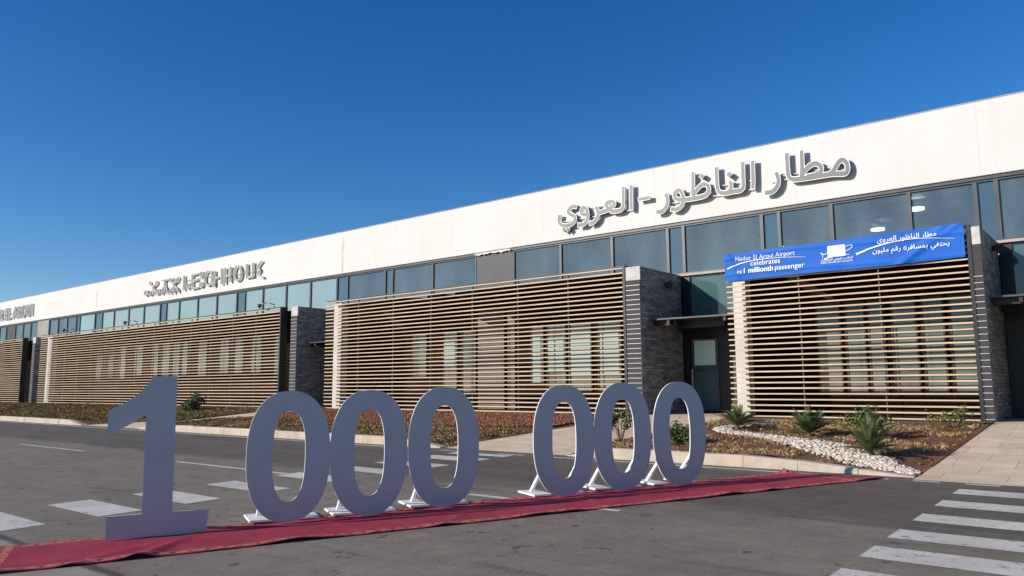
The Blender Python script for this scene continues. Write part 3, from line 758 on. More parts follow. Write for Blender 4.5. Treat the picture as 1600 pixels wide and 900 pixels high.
for (a, b) in ((A5([(690, 375)])[0], A5([(1420, 215)])[0]), (A6([(140, 690)])[0], A6([(1230, 505)])[0]), (A6([(140, 590)])[0], A6([(1230, 385)])[0]), (A5([(760, 290)])[0], A5([(1440, 205)])[0]), (A4([(120, 440)])[0], A4([(860, 310)])[0]), (A4([(400, 290)])[0], A4([(780, 225)])[0])):
    z = (a[1] + b[1]) / 2
    box(bm, min(a[0], b[0]), max(a[0], b[0]), YF - 0.085, YF - 0.055, z - 0.012, z + 0.012)
obj("mounting_rail", bm, M["rail"], sg)

# Tifinagh sign
YL = YF - 0.13
BODY[0] = 0.045
SMAT = [M['letterpale'], M['letterside']]
TF = lambda pts: [sign_pt(200 + x / 6.957, 390 + y / 6.957, YL) for x, y in pts]
def ring(cx, cy, rx, ry):
    return TF([(cx + rx * math.cos(t * math.pi / 6), cy - ry * math.sin(t * math.pi / 6) - rx * math.cos(t * math.pi / 6) * 0.16) for t in range(13)])
tf = thing("sign", "grey Tifinagh lettering standing off the fascia over the longest timber screen", "sign", (-41, YF, 8), "name signs on the fascia")
tw, th = 0.125, 0.06
def tl(groups): letters(groups, parent=tf, wv=tw, wh=th)
tl([ring(195, 472, 16, 24)])
tl([TF([(232, 352), (245, 385), (275, 398), (302, 378), (312, 342)]), TF([(274, 395), (274, 445)]), TF([(240, 500), (250, 462), (274, 445), (298, 455), (306, 490)])])
tl([ring(328, 455, 14, 24)])
tl([TF([(362, 338), (400, 330), (440, 322)]), TF([(398, 330), (396, 400)]), TF([(364, 485), (376, 430), (396, 402), (414, 425), (424, 475)])])
tl([TF([(450, 315), (465, 350), (497, 365), (530, 345), (545, 300)]), TF([(497, 310), (496, 475)]), TF([(455, 478), (468, 430), (496, 408), (526, 420), (545, 462)])])
tl([TF([(606, 285), (603, 440)])]); tl([ring(652, 395, 14, 26)])
tl([TF([(697, 268), (695, 432)]), TF([(697, 275), (762, 262)]), TF([(697, 342), (752, 330)]), TF([(696, 425), (768, 408)])])
tl([ring(796, 270, 14, 24)]); tl([ring(793, 380, 14, 24)])
tl([ring(872, 310, 40, 78), TF([(905, 340), (935, 400)])]); tl([TF([(938, 232), (936, 395)])])
tl([TF([(945, 308), (988, 300)])])
tl([TF([(1016, 205), (1014, 375)])]); tl([TF([(1052, 200), (1050, 368)]), TF([(1110, 188), (1108, 352)]), TF([(1052, 292), (1110, 280)])])
tl([ring(1190, 256, 38, 80)])
tl([TF([(1288, 158), (1288, 312)]), TF([(1288, 305), (1362, 290)])]); tl([TF([(1358, 142), (1356, 295)])])
tl([TF([(1450, 126), (1402, 188)]), TF([(1402, 188), (1432, 228)]), TF([(1432, 228), (1400, 272)]), TF([(1400, 272), (1468, 305)])])
bm = bmesh.new()
for (a, b), dz in (((TF([(190, 470)])[0], TF([(560, 470)])[0]), 0), ((TF([(600, 330)])[0], TF([(945, 330)])[0]), 0.1), ((TF([(1010, 260)])[0], TF([(1440, 260)])[0]), 0.0)):
    z = (a[1] + b[1]) / 2 + dz; box(bm, min(a[0], b[0]), max(a[0], b[0]), YF - 0.085, YF - 0.055, z - 0.012, z + 0.012)
obj("mounting_rail", bm, M["rail"], tf)

# text helper: built-in font turned to mesh, fitted to a width
def text_mesh(body, x0, x1, zb, bold=0.0, extrude=0.0, zscale=1.0, split=False):
    cu = bpy.data.curves.new("text", 'FONT'); cu.body = body; cu.offset = bold; cu.extrude = extrude
    if split:
        for i in range(len(body)): cu.materials.append(M["ink"])
        for i in range(len(body)): cu.body_format[i].material_index = i
    o = bpy.data.objects.new("text", cu); col.objects.link(o)
    dg = bpy.context.evaluated_depsgraph_get(); dg.update()
    me = bpy.data.meshes.new_from_object(o.evaluated_get(dg))
    bpy.data.objects.remove(o)
    xs = [v.co.x for v in me.vertices]; a, b = min(xs), max(xs); s = (x1 - x0) / (b - a)
    off = {}
    if split:
        for pl in me.polygons:
            for vi in pl.vertices: off[vi] = pl.material_index * 0.0004
            
    verts = [((v.co.x - a) * s + x0, -(v.co.z if extrude else off.get(v.index, 0)), v.co.y * s * zscale + zb) for v in me.vertices]
    faces = [tuple(pl.vertices) for pl in me.polygons]
    nz = [pl.normal.z for pl in me.polygons]
    bpy.data.meshes.remove(me)
    return verts, faces, nz
# Latin sign on the far left, partly out of the picture
ls = thing("sign", "grey Latin lettering ending in AROUI at the left edge of the fascia", "sign", (-74, YF, 8), "name signs on the fascia")
v, f, nz = text_mesh("NADOR EL AROUI", -77.6, -66.3, 7.50, 0.02, 0.03, 0.95)
bm = bmesh.new(); bv = [bm.verts.new((x, YL + 0.03 + y, z)) for x, y, z in v]
for q, zz in zip(f, nz):
    try: ff = bm.faces.new([bv[i] for i in q]); ff.material_index = 0 if zz > 0.5 else 1
    except ValueError: pass
bmesh.ops.recalc_face_normals(bm, faces=bm.faces)
obj("letter", bm, SMAT, ls)
bm = bmesh.new(); box(bm, -77.5, -66.4, YF - 0.085, YF - 0.055, 7.9, 7.93); obj("mounting_rail", bm, M["rail"], ls)

# ------------------------------------------------------------------ banner
BX0, BX1 = -8.755, -2.99
def bz_top(x): return 5.359 + (5.442 - 5.359) * (x - BX0) / (BX1 - BX0) - 0.015 * math.sin(math.pi * (x - BX0) / (BX1 - BX0))
def bz_bot(x): return 4.591 + (4.653 - 4.591) * (x - BX0) / (BX1 - BX0) + 0.012 * math.sin(2 * math.pi * (x - BX0) / (BX1 - BX0))
def b_y(x, z):
    u = (x - BX0) / (BX1 - BX0); w = (z - bz_bot(x)) / 0.78
    y = 0.008 * math.sin(9 * u * 2 + 2.2 * w) + 0.004 * math.sin(31 * u - 6 * w + 1) * (1 - w) 
    y += 0.024 * math.exp(-((u - 0.93 + 0.16 * (1 - w)) / 0.022) ** 2) + 0.02 * math.exp(-((u - 0.985 + 0.22 * (1 - w)) / 0.02) ** 2)
    y += 0.024 * math.exp(-((u - 0.05 * (1 - w) - 0.015) / 0.014) ** 2)
    y += 0.016 * math.exp(-((w - 0.80 - 0.06 * math.sin(5 * u)) / 0.06) ** 2) + 0.013 * math.exp(-((w - 0.16 - 0.08 * math.sin(4 * u + 1)) / 0.05) ** 2)
    return 19.93 - y
bn = thing("banner", "blue banner with white English and Arabic lettering across the top of the short screen", "banner", (-5.87, 19.93, 4.6))
bm = bmesh.new(); NX, NZ = 150, 24; g = []
for i in range(NX + 1):
    x = BX0 + (BX1 - BX0) * i / NX
    g.append([bm.verts.new((x, b_y(x, z), z)) for z in frange(bz_bot(x), bz_top(x), NZ)])
for i in range(NX):
    for j in range(NZ): bm.faces.new((g[i][j], g[i + 1][j], g[i + 1][j + 1], g[i][j + 1]))
obj("cloth", bm, M["banner"], bn, True)
def on_banner(name, items, m):
    bm = bmesh.new()
    for v, f, *_ in items:
        bv = [bm.verts.new((x, b_y(x, z) - 0.022 - abs(y), z)) for x, y, z in v]
        for q in f:
            try: bm.faces.new([bv[i] for i in q])
            except ValueError: pass
    return obj(name, bm, m, bn)
tilt = lambda x: 0.0
for a in (("Nador El Aroui Airport", -8.426, -6.822, 5.135, 0.0), ("celebrates", -8.017, -7.222, 4.968, 0.004)):
    on_banner("lettering", [text_mesh(*a)], M["ink"])
for a in (("its", -8.394, -8.26, 4.785, 0.0), ("1 millionth", -8.205, -7.416, 4.785, 0.022), ("passenger", -7.365, -6.591, 4.785, 0.002)):
    on_banner("lettering", [text_mesh(*a)], M["ink"])
AR1 = "\ufef1\ufeed\ufeae\ufecc\ufedf\ufe8d \ufead\ufeee\ufec7\ufe8e\ufee8\ufedf\ufe8d \ufead\ufe8e\ufec4\ufee3"
AR2 = "\ufee5\ufeee\ufef4\ufee0\ufee3 \ufee2\ufed7\ufead \u0665\ufeae\ufed3\ufe8e\ufeb4\ufee4\ufe91 \ufef2\ufed4\ufe98\ufea4\ufef3"
AR3 = "\ufe95\ufe8d\ufead\ufe8e\ufec4\ufee4\ufee0\ufedf \ufef2\ufee8\ufec3\ufeee\ufedf\ufe8d \ufe90\ufe98\ufedc\ufee4\ufedf\ufe8d"
on_banner("lettering", [text_mesh(AR1, -4.826, -3.534, 5.205, 0.008, split=True)], M["ink"])
on_banner("lettering", [text_mesh(AR2, -4.945, -3.284, 4.955, 0.008, split=True)], M["ink"])
def ribbon(pts, w0, w1, sub=8):
    P = catmull([(x, 0, z) for x, z in pts], sub); v, f = [], []
    for i, p_ in enumerate(P):
        d = (P[min(i + 1, len(P) - 1)] - P[max(i - 1, 0)]).normalized(); w = (w0 + (w1 - w0) * i / (len(P) - 1)) / 2
        v += [(p_.x - d.z * w, 0, p_.z + d.x * w), (p_.x + d.z * w, 0, p_.z - d.x * w)]
        if i: k = 2 * i; f.append((k - 2, k - 1, k + 1, k))
    return v, f
on_banner("swoosh", [ribbon([(-8.675, 4.945), (-8.456, 5.01), (-8.263, 5.064), (-7.792, 5.115), (-7.117, 5.10), (-6.556, 5.045)], 0.036, 0.006)], M["ink"])
on_banner("swoosh", [ribbon([(-5.331, 4.977), (-5.171, 5.022), (-4.974, 5.086), (-4.476, 5.176), (-3.927, 5.19), (-3.165, 5.1)], 0.055, 0.006)], M["ink"])
sq = []
for i in range(9):
    for j in range(7): sq.append((-6.007 + 0.432 * i / 8, 0, 4.968 + 0.288 * j / 6))
lg = on_banner("emblem", [(sq, [(i * 7 + j, i * 7 + 7 + j, i * 7 + 8 + j, i * 7 + j + 1) for i in range(8) for j in range(6)]),
     ribbon([(-6.173, 5.108), (-6.093, 5.056), (-6.01, 5.085)], 0.016, 0.016), ribbon([(-6.173, 5.108), (-6.125, 5.04), (-6.135, 4.965)], 0.022, 0.012),
     ribbon([(-5.576, 5.20), (-5.435, 5.222), (-5.408, 5.18), (-5.47, 5.125), (-5.57, 5.085)], 0.016, 0.016), ribbon([(-6.099, 4.935), (-5.95, 4.965), (-5.851, 4.975)], 0.035, 0.02),
     ribbon([(-5.577, 4.998), (-5.488, 4.995)], 0.016, 0.012),
     text_mesh(AR3, -6.177, -5.407, 4.888, 0.015, split=True), text_mesh("Office National Des Aeroports", -6.18, -5.41, 4.822, 0.01)], M["ink"])
mk = bmesh.new()
for v, f in (ribbon([(-6.004, 5.085), (-5.85, 5.135), (-5.70, 5.185), (-5.58, 5.20)], 0.010, 0.010), ribbon([(-5.58, 5.085), (-5.70, 5.04), (-5.85, 5.03)], 0.008, 0.004),
             ribbon([(-6.004, 4.955), (-5.85, 4.985), (-5.70, 5.0), (-5.58, 4.998)], 0.008, 0.012), ribbon([(-5.69, 5.15), (-5.65, 5.165), (-5.63, 5.15)], 0.02, 0.02)):
    bv = [mk.verts.new((x, b_y(x, z) - 0.026, z)) for x, y, z in v]
    for q in f: mk.faces.new([bv[i] for i in q])
o = obj("emblem_line", mk, M["inkviolet"], bn); o.parent = lg; o.matrix_parent_inverse = Matrix.Identity(4)

# ------------------------------------------------------------------ the number on the carpet
A0 = Vector((-8.9, 4.46)); DR = Vector((0.4275, 0.904)).normalized(); ANG = math.atan2(DR.y, DR.x)
CARPET_T = 0.012
def row_z(t): return road_z(A0.y + DR.y * t)
SLOPE = math.atan(0.021 * DR.y)
def row_root(name, label, cat, t, group=None):
    p_ = A0 + DR * t
    o = thing(name, label, cat, (p_.x, p_.y, row_z(t)), group, ANG)
    return o
# local frame of a figure: +x along the row, -y towards the viewer's side, z up
def local_obj(name, bm, mats, parent, smooth=False):
    me = bpy.data.meshes.new(name); bm.to_mesh(me); bm.free()
    for mm in (mats if isinstance(mats, (list, tuple)) else [mats]): me.materials.append(mm)
    if smooth:
        for pl in me.polygons: pl.use_smooth = True
    o = bpy.data.objects.new(name, me); col.objects.link(o); o.parent = parent
    return o
PT = 0.02
def superell(a, b, e, k=72):
    out = []
    for i in range(k):
        t = 2 * math.pi * i / k; c_, s_ = math.cos(t), math.sin(t)
        out.append((a * math.copysign(abs(c_) ** (2 / e), c_), b * math.copysign(abs(s_) ** (2 / e), s_)))
    return out
def zero_panel():
    bm = bmesh.new(); H = 1.585; zc = H / 2 + 0.002
    O = superell(0.505, H / 2, 2.35); I = superell(0.198, 0.545, 2.5)
    def loop(pts, y): return [bm.verts.new((x, y, z + zc)) for x, z in pts]
    of, ob, if_, ib = loop(O, -PT / 2), loop(O, PT / 2), loop(I, -PT / 2), loop(I, PT / 2)
    k = len(O)
    for i in range(k):
        j = (i + 1) % k
        for q, mi in (((of[i], of[j], if_[j], if_[i]), 0), ((ob[j], ob[i], ib[i], ib[j]), 1), ((of[j], of[i], ob[i], ob[j]), 1), ((if_[i], if_[j], ib[j], ib[i]), 1)):
            f = bm.faces.new(q); f.material_index = mi
    return bm
def stand(x0, x1):
    return boxes((x0, x1, 0.14, 0.68, 0.0, 0.03), bevel=0.004)
def brace(x):
    bm = bmesh.new()
    a, b, c_, d = (0.50, 0.031), (0.56, 0.031), (0.075, 0.62), (PT / 2 + 0.001, 0.62)
    pts = [(0.56, 0.031), (0.50, 0.031), (PT / 2 + 0.002, 0.50), (PT / 2 + 0.002, 0.58)]
    for s_ in (0, 1): pass
    A = [bm.verts.new((x - 0.02, y, z)) for y, z in pts]; B = [bm.verts.new((x + 0.02, y, z)) for y, z in pts]
    bm.faces.new(A); bm.faces.new(B[::-1])
    for i in range(4): bm.faces.new((A[i], B[i], B[(i + 1) % 4], A[(i + 1) % 4]))
    bmesh.ops.recalc_face_normals(bm, faces=bm.faces)
    return bm
zl = ["grey zero standing next to the figure one", "grey zero in the middle of the first group of three",
      "grey zero ending the first group, before the wide gap", "grey zero starting the second group, after the wide gap",
      "grey zero in the middle of the second group of three", "last grey zero of the row, nearest the terminal"]
zt = [1.435, 2.445, 3.47, 5.315, 6.325, 7.38]
proto = None
for i, (t, lab) in enumerate(zip(zt, zl)):
    root = row_root("number_zero", lab, "number", t, "figures of the number one million")
    root.location.z += CARPET_T + 0.008 + (0.012, 0.0, 0.012, 0.0, 0.01, 0.0)[i]
    root.rotation_euler = (0, 0, ANG + R((0.6, -0.3, 0.3, 0.5, -0.5, 0.2)[i]))
    if proto is None:
        parts = [local_obj("panel", zero_panel(), [M["panel"], M["whitepaint"]], root),
                 local_obj("base_plate", stand(-0.42, -0.14), M["whitepaint"], root), local_obj("base_plate", stand(0.16, 0.42), M["whitepaint"], root),
                 local_obj("brace", brace(-0.27), M["whitepaint"], root), local_obj("brace", brace(0.29), M["whitepaint"], root)]
        proto = parts
    else:
        for pt in proto:
            c_ = pt.copy(); col.objects.link(c_); c_.parent = root
one = row_root("number_one", "tall grey figure one on a wide foot at the start of the row", "number", 0, "figures of the number one million")
one.location.z += CARPET_T + 0.006
zb = one.location.z
up = lambda pts: [(x, z - zb) for x, z in pts]
bm = bmesh.new()
flag = [(-0.185, 1.475), (-0.30, 1.40), (-0.43, 1.33), (-0.57, 1.26), (-0.574, 1.531), (-0.44, 1.60), (-0.34, 1.67), (-0.258, 1.734), (-0.19, 1.82), (-0.132, 1.923), (0.13, 1.923), (0.140, 0.345), (-0.176, 0.345)]
poly_prism(bm, up(flag), -PT / 2, PT / 2)
bmesh.ops.recalc_face_normals(bm, faces=bm.faces)
local_obj("panel", bm, [M["panel"], M["whitepaint"]], one)
bm = bmesh.new(); poly_prism(bm, [(-0.527, 0.0), (-0.531, 0.255), (0.538, 0.262), (0.507, 0.0)], -PT / 2 - 0.004, PT / 2 + 0.004)
bmesh.ops.recalc_face_normals(bm, faces=bm.faces)
local_obj("foot_panel", bm, [M["panel"], M["whitepaint"]], one)
local_obj("base_plate", stand(-0.22, 0.02), M["whitepaint"], one)
local_obj("brace", brace(-0.1), M["whitepaint"], one); local_obj("brace", brace(0.08), M["whitepaint"], one)

# carpet (local x along the row, local y across; -y is the side facing the viewer)
CT0, CT1 = -1.75, 10.18; CMID = (CT0 + CT1) / 2; CS = 0.39; CL = (CT1 - CT0) / 2
pm = A0 + DR * CMID + Vector((DR.y, -DR.x)) * CS
def carpet_z(x, y):
    e = 0.0
    e += 0.020 * max(0, math.sin(x * 2.1 + 1.2)) ** 3 * max(0, -y - 0.35) / 0.35
    e += 0.016 * max(0, math.sin(x * 3.7 + 0.4 + y * 1.5)) ** 4 * max(0, -y - 0.2) / 0.5
    e += 0.035 * math.exp(-((x + CL - 1.55 - 0.55 * (y + 0.7)) / 0.10) ** 2) * max(0, min(1, (0.15 - y) / 0.8))     # fold near the start
    e += 0.020 * math.exp(-((x + CL - 0.95 - 1.1 * (y + 0.7)) / 0.09) ** 2) * max(0, min(1, (0.3 - y) / 0.8))
    for cx_, sl, am in ((-4.0, 0.5, 0.012), (-2.2, -0.3, 0.010), (-0.6, 0.8, 0.012), (1.3, 0.2, 0.010), (2.9, -0.5, 0.012), (4.4, 0.6, 0.010)):
        e += am * math.exp(-((x - cx_ - sl * y) / 0.06) ** 2) * (0.4 + 0.6 * math.sin(3 * y + cx_) ** 2)
    e += 0.006 * math.sin(x * 5 + y * 3) ** 2 * (0.3 + abs(y))
    e += 0.07 * max(0, (x - CL + 0.35) / 0.35) ** 2 * max(0, (y - 0.45) / 0.25) ** 1.5                                # curled far corner
    return CARPET_T + e
bm = bmesh.new(); g = []; NX, NY = 320, 24
for i in range(NX + 1):
    x = -CL + 2 * CL * i / NX; r = []
    for j in range(NY + 1):
        y = -0.70 + 1.40 * j / NY
        xx = x + (0.55 * -(y) * max(0, (x - CL + 1.0)) if x > CL - 1.0 else 0)
        yy = y + (0.010 * math.sin(x * 1.7) + 0.008 * math.sin(x * 4.1 + 1)) * (1 if y < 0 else 0.4)
        r.append(bm.verts.new((xx, yy, carpet_z(x, y))))
    g.append(r)
for i in range(NX):
    for j in range(NY): bm.faces.new((g[i][j], g[i + 1][j], g[i + 1][j + 1], g[i][j + 1]))
bd = [e for e in bm.edges if e.is_boundary]
ex = bmesh.ops.extrude_edge_only(bm, edges=bd)
for v_ in [q for q in ex["geom"] if isinstance(q, bmesh.types.BMVert)]: v_.co.z -= 0.009
me = bpy.data.meshes.new("carpet"); bm.to_mesh(me); bm.free(); me.materials.append(M["carpet"])
for pl in me.polygons: pl.use_smooth = True
cp = bpy.data.objects.new("carpet", me); col.objects.link(cp)
cp.location = (pm.x, pm.y, road_z(pm.y)); 
xax = Vector((DR.x, DR.y, 0.021 * DR.y)).normalized(); yy_ = Vector((-DR.y, DR.x, 0.021 * DR.x)).normalized(); zz_ = xax.cross(yy_)
cp.rotation_euler = Matrix([[xax[i], yy_[i], zz_[i]] for i in range(3)]).to_euler()
tag(cp, "long crimson carpet with a gold patterned border under the grey number", "carpet")

# ------------------------------------------------------------------ planting
def cycad(x, y, h, w, n_f, label, seed, yellow=0.15):
    rd = random.Random(seed); z = bed_z(x, y)
    t = thing("cycad", label, "cycad", (x, y, z), "young cycads in the pebbled bed")
    bm = bmesh.new(); tube(bm, (x, y, z - 0.05), (x, y, z + 0.10), 0.075, 0.055, 9)
    obj("trunk", bm, M["stem"], t)
    bm = bmesh.new()
    for k in range(n_f):
        az = 2 * math.pi * (k * 0.381966 + rd.uniform(-0.04, 0.04)); el = R(rd.uniform(28, 84)) if k > n_f * 0.3 else R(rd.uniform(8, 40))
        L = rd.uniform(0.8, 1.1) * (h if el > R(45) else w * 0.55 + 0.1)
        d = Vector((math.cos(az) * math.cos(el), math.sin(az) * math.cos(el), math.sin(el)))
        mi = 1 if rd.random() < yellow else 0
        p_ = Vector((x, y, z + 0.09)); pts = []; S = 16
        droop = rd.uniform(0.8, 1.5)
        for i in range(S + 1):
            pts.append(p_.copy()); d = (d + Vector((0, 0, -0.06 * droop * (i / S) ))).normalized(); p_ = p_ + d * (L / S)
        sidev = d.cross(Vector((0, 0, 1))).normalized()
        for i in range(1, S + 1):
            a, b = pts[i - 1], pts[i]; dd = (b - a).normalized(); nn = sidev.cross(dd)
            v4 = [bm.verts.new(q) for q in (a - sidev * 0.005, a + sidev * 0.005, b + sidev * 0.004, b - sidev * 0.004)]
            f = bm.faces.new(v4); f.material_index = mi
            if i > 2:
                ll = 0.24 * L * math.sin(math.pi * (0.12 + 0.86 * i / S)) + 0.02
                for s_ in (-1, 1):
                    for hh in (0.0, 0.5):
                        base = a.lerp(b, hh)
                        tip = base + sidev * s_ * ll * 0.78 + dd * ll * 0.55 + nn * ll * 0.30 + Vector((0, 0, rd.uniform(-0.012, 0.012)))
                        wv_ = dd * 0.008
                        f = bm.faces.new([bm.verts.new(q) for q in (base - wv_, base + wv_, base.lerp(tip, 0.55) + wv_ * 0.9, tip, base.lerp(tip, 0.55) - wv_ * 0.9)]); f.material_index = mi
    obj("frond_crown", bm, [M["frond"], M["frond2"]], t)
cycad(-7.64, 17.74, 0.58, 0.95, 30, "yellow-tipped young cycad at the pebbles beside the white column", 3, 0.35)
cycad(-5.65, 16.79, 0.64, 1.0, 34, "dark young cycad at the middle of the pebble band", 5, 0.05)
cycad(-3.95, 14.83, 0.66, 0.85, 30, "tallest young cycad, closest to the kerb among the pebbles", 9, 0.05)

def shrub(name, x, y, h, w, n_leaf, label, cat, seed, mats, clumps=9, lsize=0.05, group=None, base=0.0, gap=0.0):
    rd = random.Random(seed); z = bed_z(x, y)
    t = thing(name, label, cat, (x, y, z), group)
    bm = bmesh.new(); cl = []
    for k in range(clumps):
        a = rd.uniform(0, 6.283); r = w * 0.5 * math.sqrt(rd.random()); hz = base + (h - base) * rd.uniform(0.15, 0.92) * (1 - 0.35 * r / (w * 0.5 + 1e-6))
        e = Vector((x + r * math.cos(a), y + r * math.sin(a), z + hz)); cl.append((e, rd.uniform(0.16, 0.30) * min(w, h)))
        mid = Vector((x + 0.35 * r * math.cos(a), y + 0.35 * r * math.sin(a), z + hz * 0.5))
        tube(bm, (x, y, z - 0.03), mid, 0.012, 0.008, 5); tube(bm, mid, e, 0.008, 0.004, 5)
    obj("stem", bm, M["stem"], t)
    bm = bmesh.new()
    for k in range(n_leaf):
        c_, r = cl[rd.randrange(len(cl))]
        off = Vector((rd.gauss(0, 1), rd.gauss(0, 1), rd.gauss(0, 1))) * r * 0.5
        p_ = c_ + off; nrm = (off.normalized() + Vector((rd.uniform(-.7, .7), rd.uniform(-.7, .7), rd.uniform(-.2, .9)))).normalized()
        u = nrm.orthogonal().normalized(); u = (Matrix.Rotation(rd.uniform(0, 6.28), 3, nrm) @ u); v_ = nrm.cross(u); s_ = lsize * rd.uniform(0.6, 1.3)
        f = bm.faces.new([bm.verts.new(q) for q in (p_ - u * s_, p_ - v_ * s_ * 0.42 + nrm * s_ * .1, p_ + u * s_, p_ + v_ * s_ * 0.42 + nrm * s_ * .1)])
        f.material_index = 1 if rd.random() < 0.22 else 0
    obj("foliage", bm, mats, t)
LM = [M["leaf"], M["leaf2"]]
shrub("shrub", -9.15, 14.95, 0.95, 0.55, 700, "tall leggy shrub with bare lower stems, seen through a zero beside the walkway", "shrub", 11, LM, 9, 0.045, base=0.35)
shrub("shrub", -7.85, 15.15, 0.55, 0.55, 900, "small dense round shrub behind the kerb, seen through the last zero", "shrub", 12, LM, 12, 0.045)
shrub("shrub", -4.55, 16.9, 0.72, 0.75, 800, "bright green shrub behind the tallest cycad", "shrub", 13, [M["leaf"], M["leaf2"]], 10, 0.05, base=0.2)
shrub("shrub", -3.3, 19.05, 0.50, 0.55, 260, "sparse leggy weed at the foot of the banner screen, near the paving", "weed", 14, [M["leaf2"], M["leaf"]], 9, 0.045, base=0.1)
shrub("shrub", -33.75, 18.4, 0.80, 1.15, 1500, "dark round shrub in front of the longest timber screen", "shrub", 15, LM, 16, 0.06)
shrub("shrub", -3.75, 18.9, 0.40, 0.35, 70, "thin dry weed beside the banner screen's lowest slats", "weed", 16, [M["leaf2"], M["tan"]], 6, 0.035, base=0.1)

def tufts(name, pts_fn, count, hmin, hmax, mats, weights, seed, width=0.006, blades=5, spread=0.05):
    rd = random.Random(seed); bm = bmesh.new()
    for k in range(count):
        q = pts_fn(rd)
        if q is None: continue
        x, y = q; z = bed_z(x, y) - 0.005; hh = rd.uniform(hmin, hmax); r_ = rd.random(); mi = 0
        for i, w_ in enumerate(weights):
            if r_ < w_: mi = i; break
            r_ -= w_
        for b in range(blades):
            a = rd.uniform(0, 6.283); dx, dy = math.cos(a), math.sin(a); s0 = rd.uniform(0, spread); ln = hh * rd.uniform(0.6, 1.1); lean = rd.uniform(0.2, 1.1)
            p0 = Vector((x + dx * s0, y + dy * s0, z)); p1 = p0 + Vector((dx * lean * ln * 0.4, dy * lean * ln * 0.4, ln * 0.62)); p2 = p0 + Vector((dx * lean * ln * 0.95, dy * lean * ln * 0.95, ln * (1.0 - 0.35 * lean)))
            sd_ = Vector((-dy, dx, 0)) * width
            f = bm.faces.new([bm.verts.new(v_) for v_ in (p0 - sd_, p0 + sd_, p1 + sd_ * 0.8, p2, p1 - sd_ * 0.8)]); f.material_index = mi
    return kind(obj(name, bm, mats), "stuff")
PEB = [(-7.25, 18.65), (-7.75, 18.55), (-8.05, 18.0), (-7.85, 17.45), (-7.0, 16.95), (-6.3, 16.6), (-5.6, 16.1), (-5.0, 15.65), (-4.5, 15.05), (-4.0, 14.62), (-3.6, 14.45), (-3.2, 14.3)]
PW = [0.16, 0.18, 0.22, 0.22, 0.24, 0.30, 0.45, 0.54, 0.52, 0.36, 0.24, 0.18]
pc = catmull([(x, y, w) for (x, y), w in zip(PEB, PW)], 8)
def pebble_d(x, y): return min(math.hypot(x - p_[0], y - p_[1]) - p_[2] for p_ in pc)
def patch(x, y, f=1.0, ph=0.0):
    return math.sin(x * 1.9 * f + ph) + math.sin(y * 2.7 * f + 1.3 + ph) + math.sin((x + y) * 3.1 * f + 0.7) + math.sin((x * 0.7 - y) * 4.3 * f)
def bedC(rd):
    y = 14.2 + 5.7 * rd.random(); x = rd.uniform(lerp_line(PATH_R, y) + 0.1, lerp_line(WALK_L, y) - 0.15)
    if pebble_d(x, y) < 0.06: return None
    if patch(x, y) < -0.5 + (1.2 if x > -3.6 else 0) + (0.7 if x < -7.5 and y > 16.5 else 0): return None
    return x, y
tufts("dry_grass", bedC, 5200, 0.04, 0.12, [M["straw"], M["tan"], M["olive"]], [0.42, 0.52, 0.06], 21, 0.004, 6, 0.09)
def bedB(rd):
    y = 14.25 + 2.6 * rd.random() ** 1.2; x = rd.uniform(lerp_line(STRIP_R, y) + 0.1, lerp_line(PATH_L, y) - 0.1)
    if patch(x, y, 0.7) < -1.3 or (y > 16.4 and rd.random() < 0.75): return None
    return x, y
tufts("grass", bedB, 5200, 0.04, 0.13, [M["olive"], M["tan"], M["straw"]], [0.42, 0.50, 0.08], 22, 0.006, 6, 0.10)
def bedA(rd):
    y = 14.25 + 5.6 * rd.random(); xr = lerp_line(STRIP_L, y) - 0.1; x = xr - 48 * rd.random() ** 1.3
    if patch(x, y, 0.5) < -2.0: return None
    return x, y
tufts("grass", bedA, 9500, 0.06, 0.17, [M["olive"], M["tan"], M["straw"]], [0.56, 0.38, 0.06], 23, 0.012, 6, 0.16)

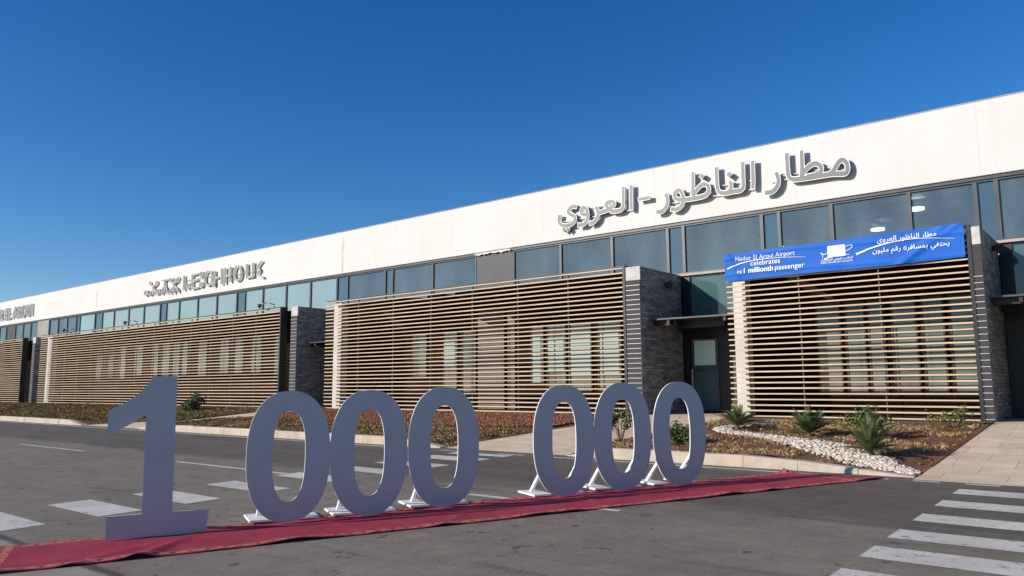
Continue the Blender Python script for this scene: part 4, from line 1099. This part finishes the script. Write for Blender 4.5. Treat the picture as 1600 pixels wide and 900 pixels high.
def stones(name, gen, count, r0, r1, m, seed, flat=0.65):
    rd = random.Random(seed); bm = bmesh.new(); tmpl = bmesh.new(); bmesh.ops.create_icosphere(tmpl, subdivisions=1, radius=1)
    tv = [v_.co.copy() for v_ in tmpl.verts]; tf_ = [[v_.index for v_ in f.verts] for f in tmpl.faces]; tmpl.free()
    for k in range(count):
        q = gen(rd)
        if q is None: continue
        x, y, dz = q; r = rd.uniform(r0, r1); sx, sy, sz = r * rd.uniform(0.8, 1.4), r * rd.uniform(0.7, 1.1), r * rd.uniform(flat * 0.8, flat * 1.2); a = rd.uniform(0, 6.28); ca, sa = math.cos(a), math.sin(a)
        vs = []
        for c_ in tv:
            j = 1 + rd.uniform(-0.13, 0.13); lx_, ly_, lz_ = c_.x * sx * j, c_.y * sy * j, c_.z * sz * j
            vs.append(bm.verts.new((x + lx_ * ca - ly_ * sa, y + lx_ * sa + ly_ * ca, bed_z(x, y) + dz + sz * 0.4 + lz_)))
        for f in tf_: bm.faces.new([vs[i] for i in f]).smooth = True
    return kind(obj(name, bm, m), "stuff")
def gp(rd):
    p_ = pc[rd.randrange(len(pc))]; a = rd.uniform(0, 6.28); r = p_[2] * math.sqrt(rd.random())
    x, y = p_[0] + r * math.cos(a), p_[1] + r * math.sin(a)
    if x > lerp_line(WALK_L, y) - 0.05: return None
    return x, y, 0.03 * (1 - r / p_[2])
stones("white_pebbles", gp, 3800, 0.020, 0.046, M["pebble"], 31)
def gg(rd):
    y = rd.uniform(16.6, 19.95); xl, xr = lerp_line(GLl, y), lerp_line(GLr, y); x = xr - (xr - xl) * rd.random() ** 1.2
    return x, y, 0.04
stones("red_gravel", gg, 6500, 0.014, 0.034, M["gravelstone"], 32, 0.8)
def gs(rd):
    y = rd.uniform(14.2, 19.9); x = rd.uniform(lerp_line(PATH_R, y) + 0.05, lerp_line(WALK_L, y) - 0.05)
    return x, y, -0.005
stones("loose_stones", gs, 900, 0.010, 0.032, M["gravelstone"], 33, 0.8)
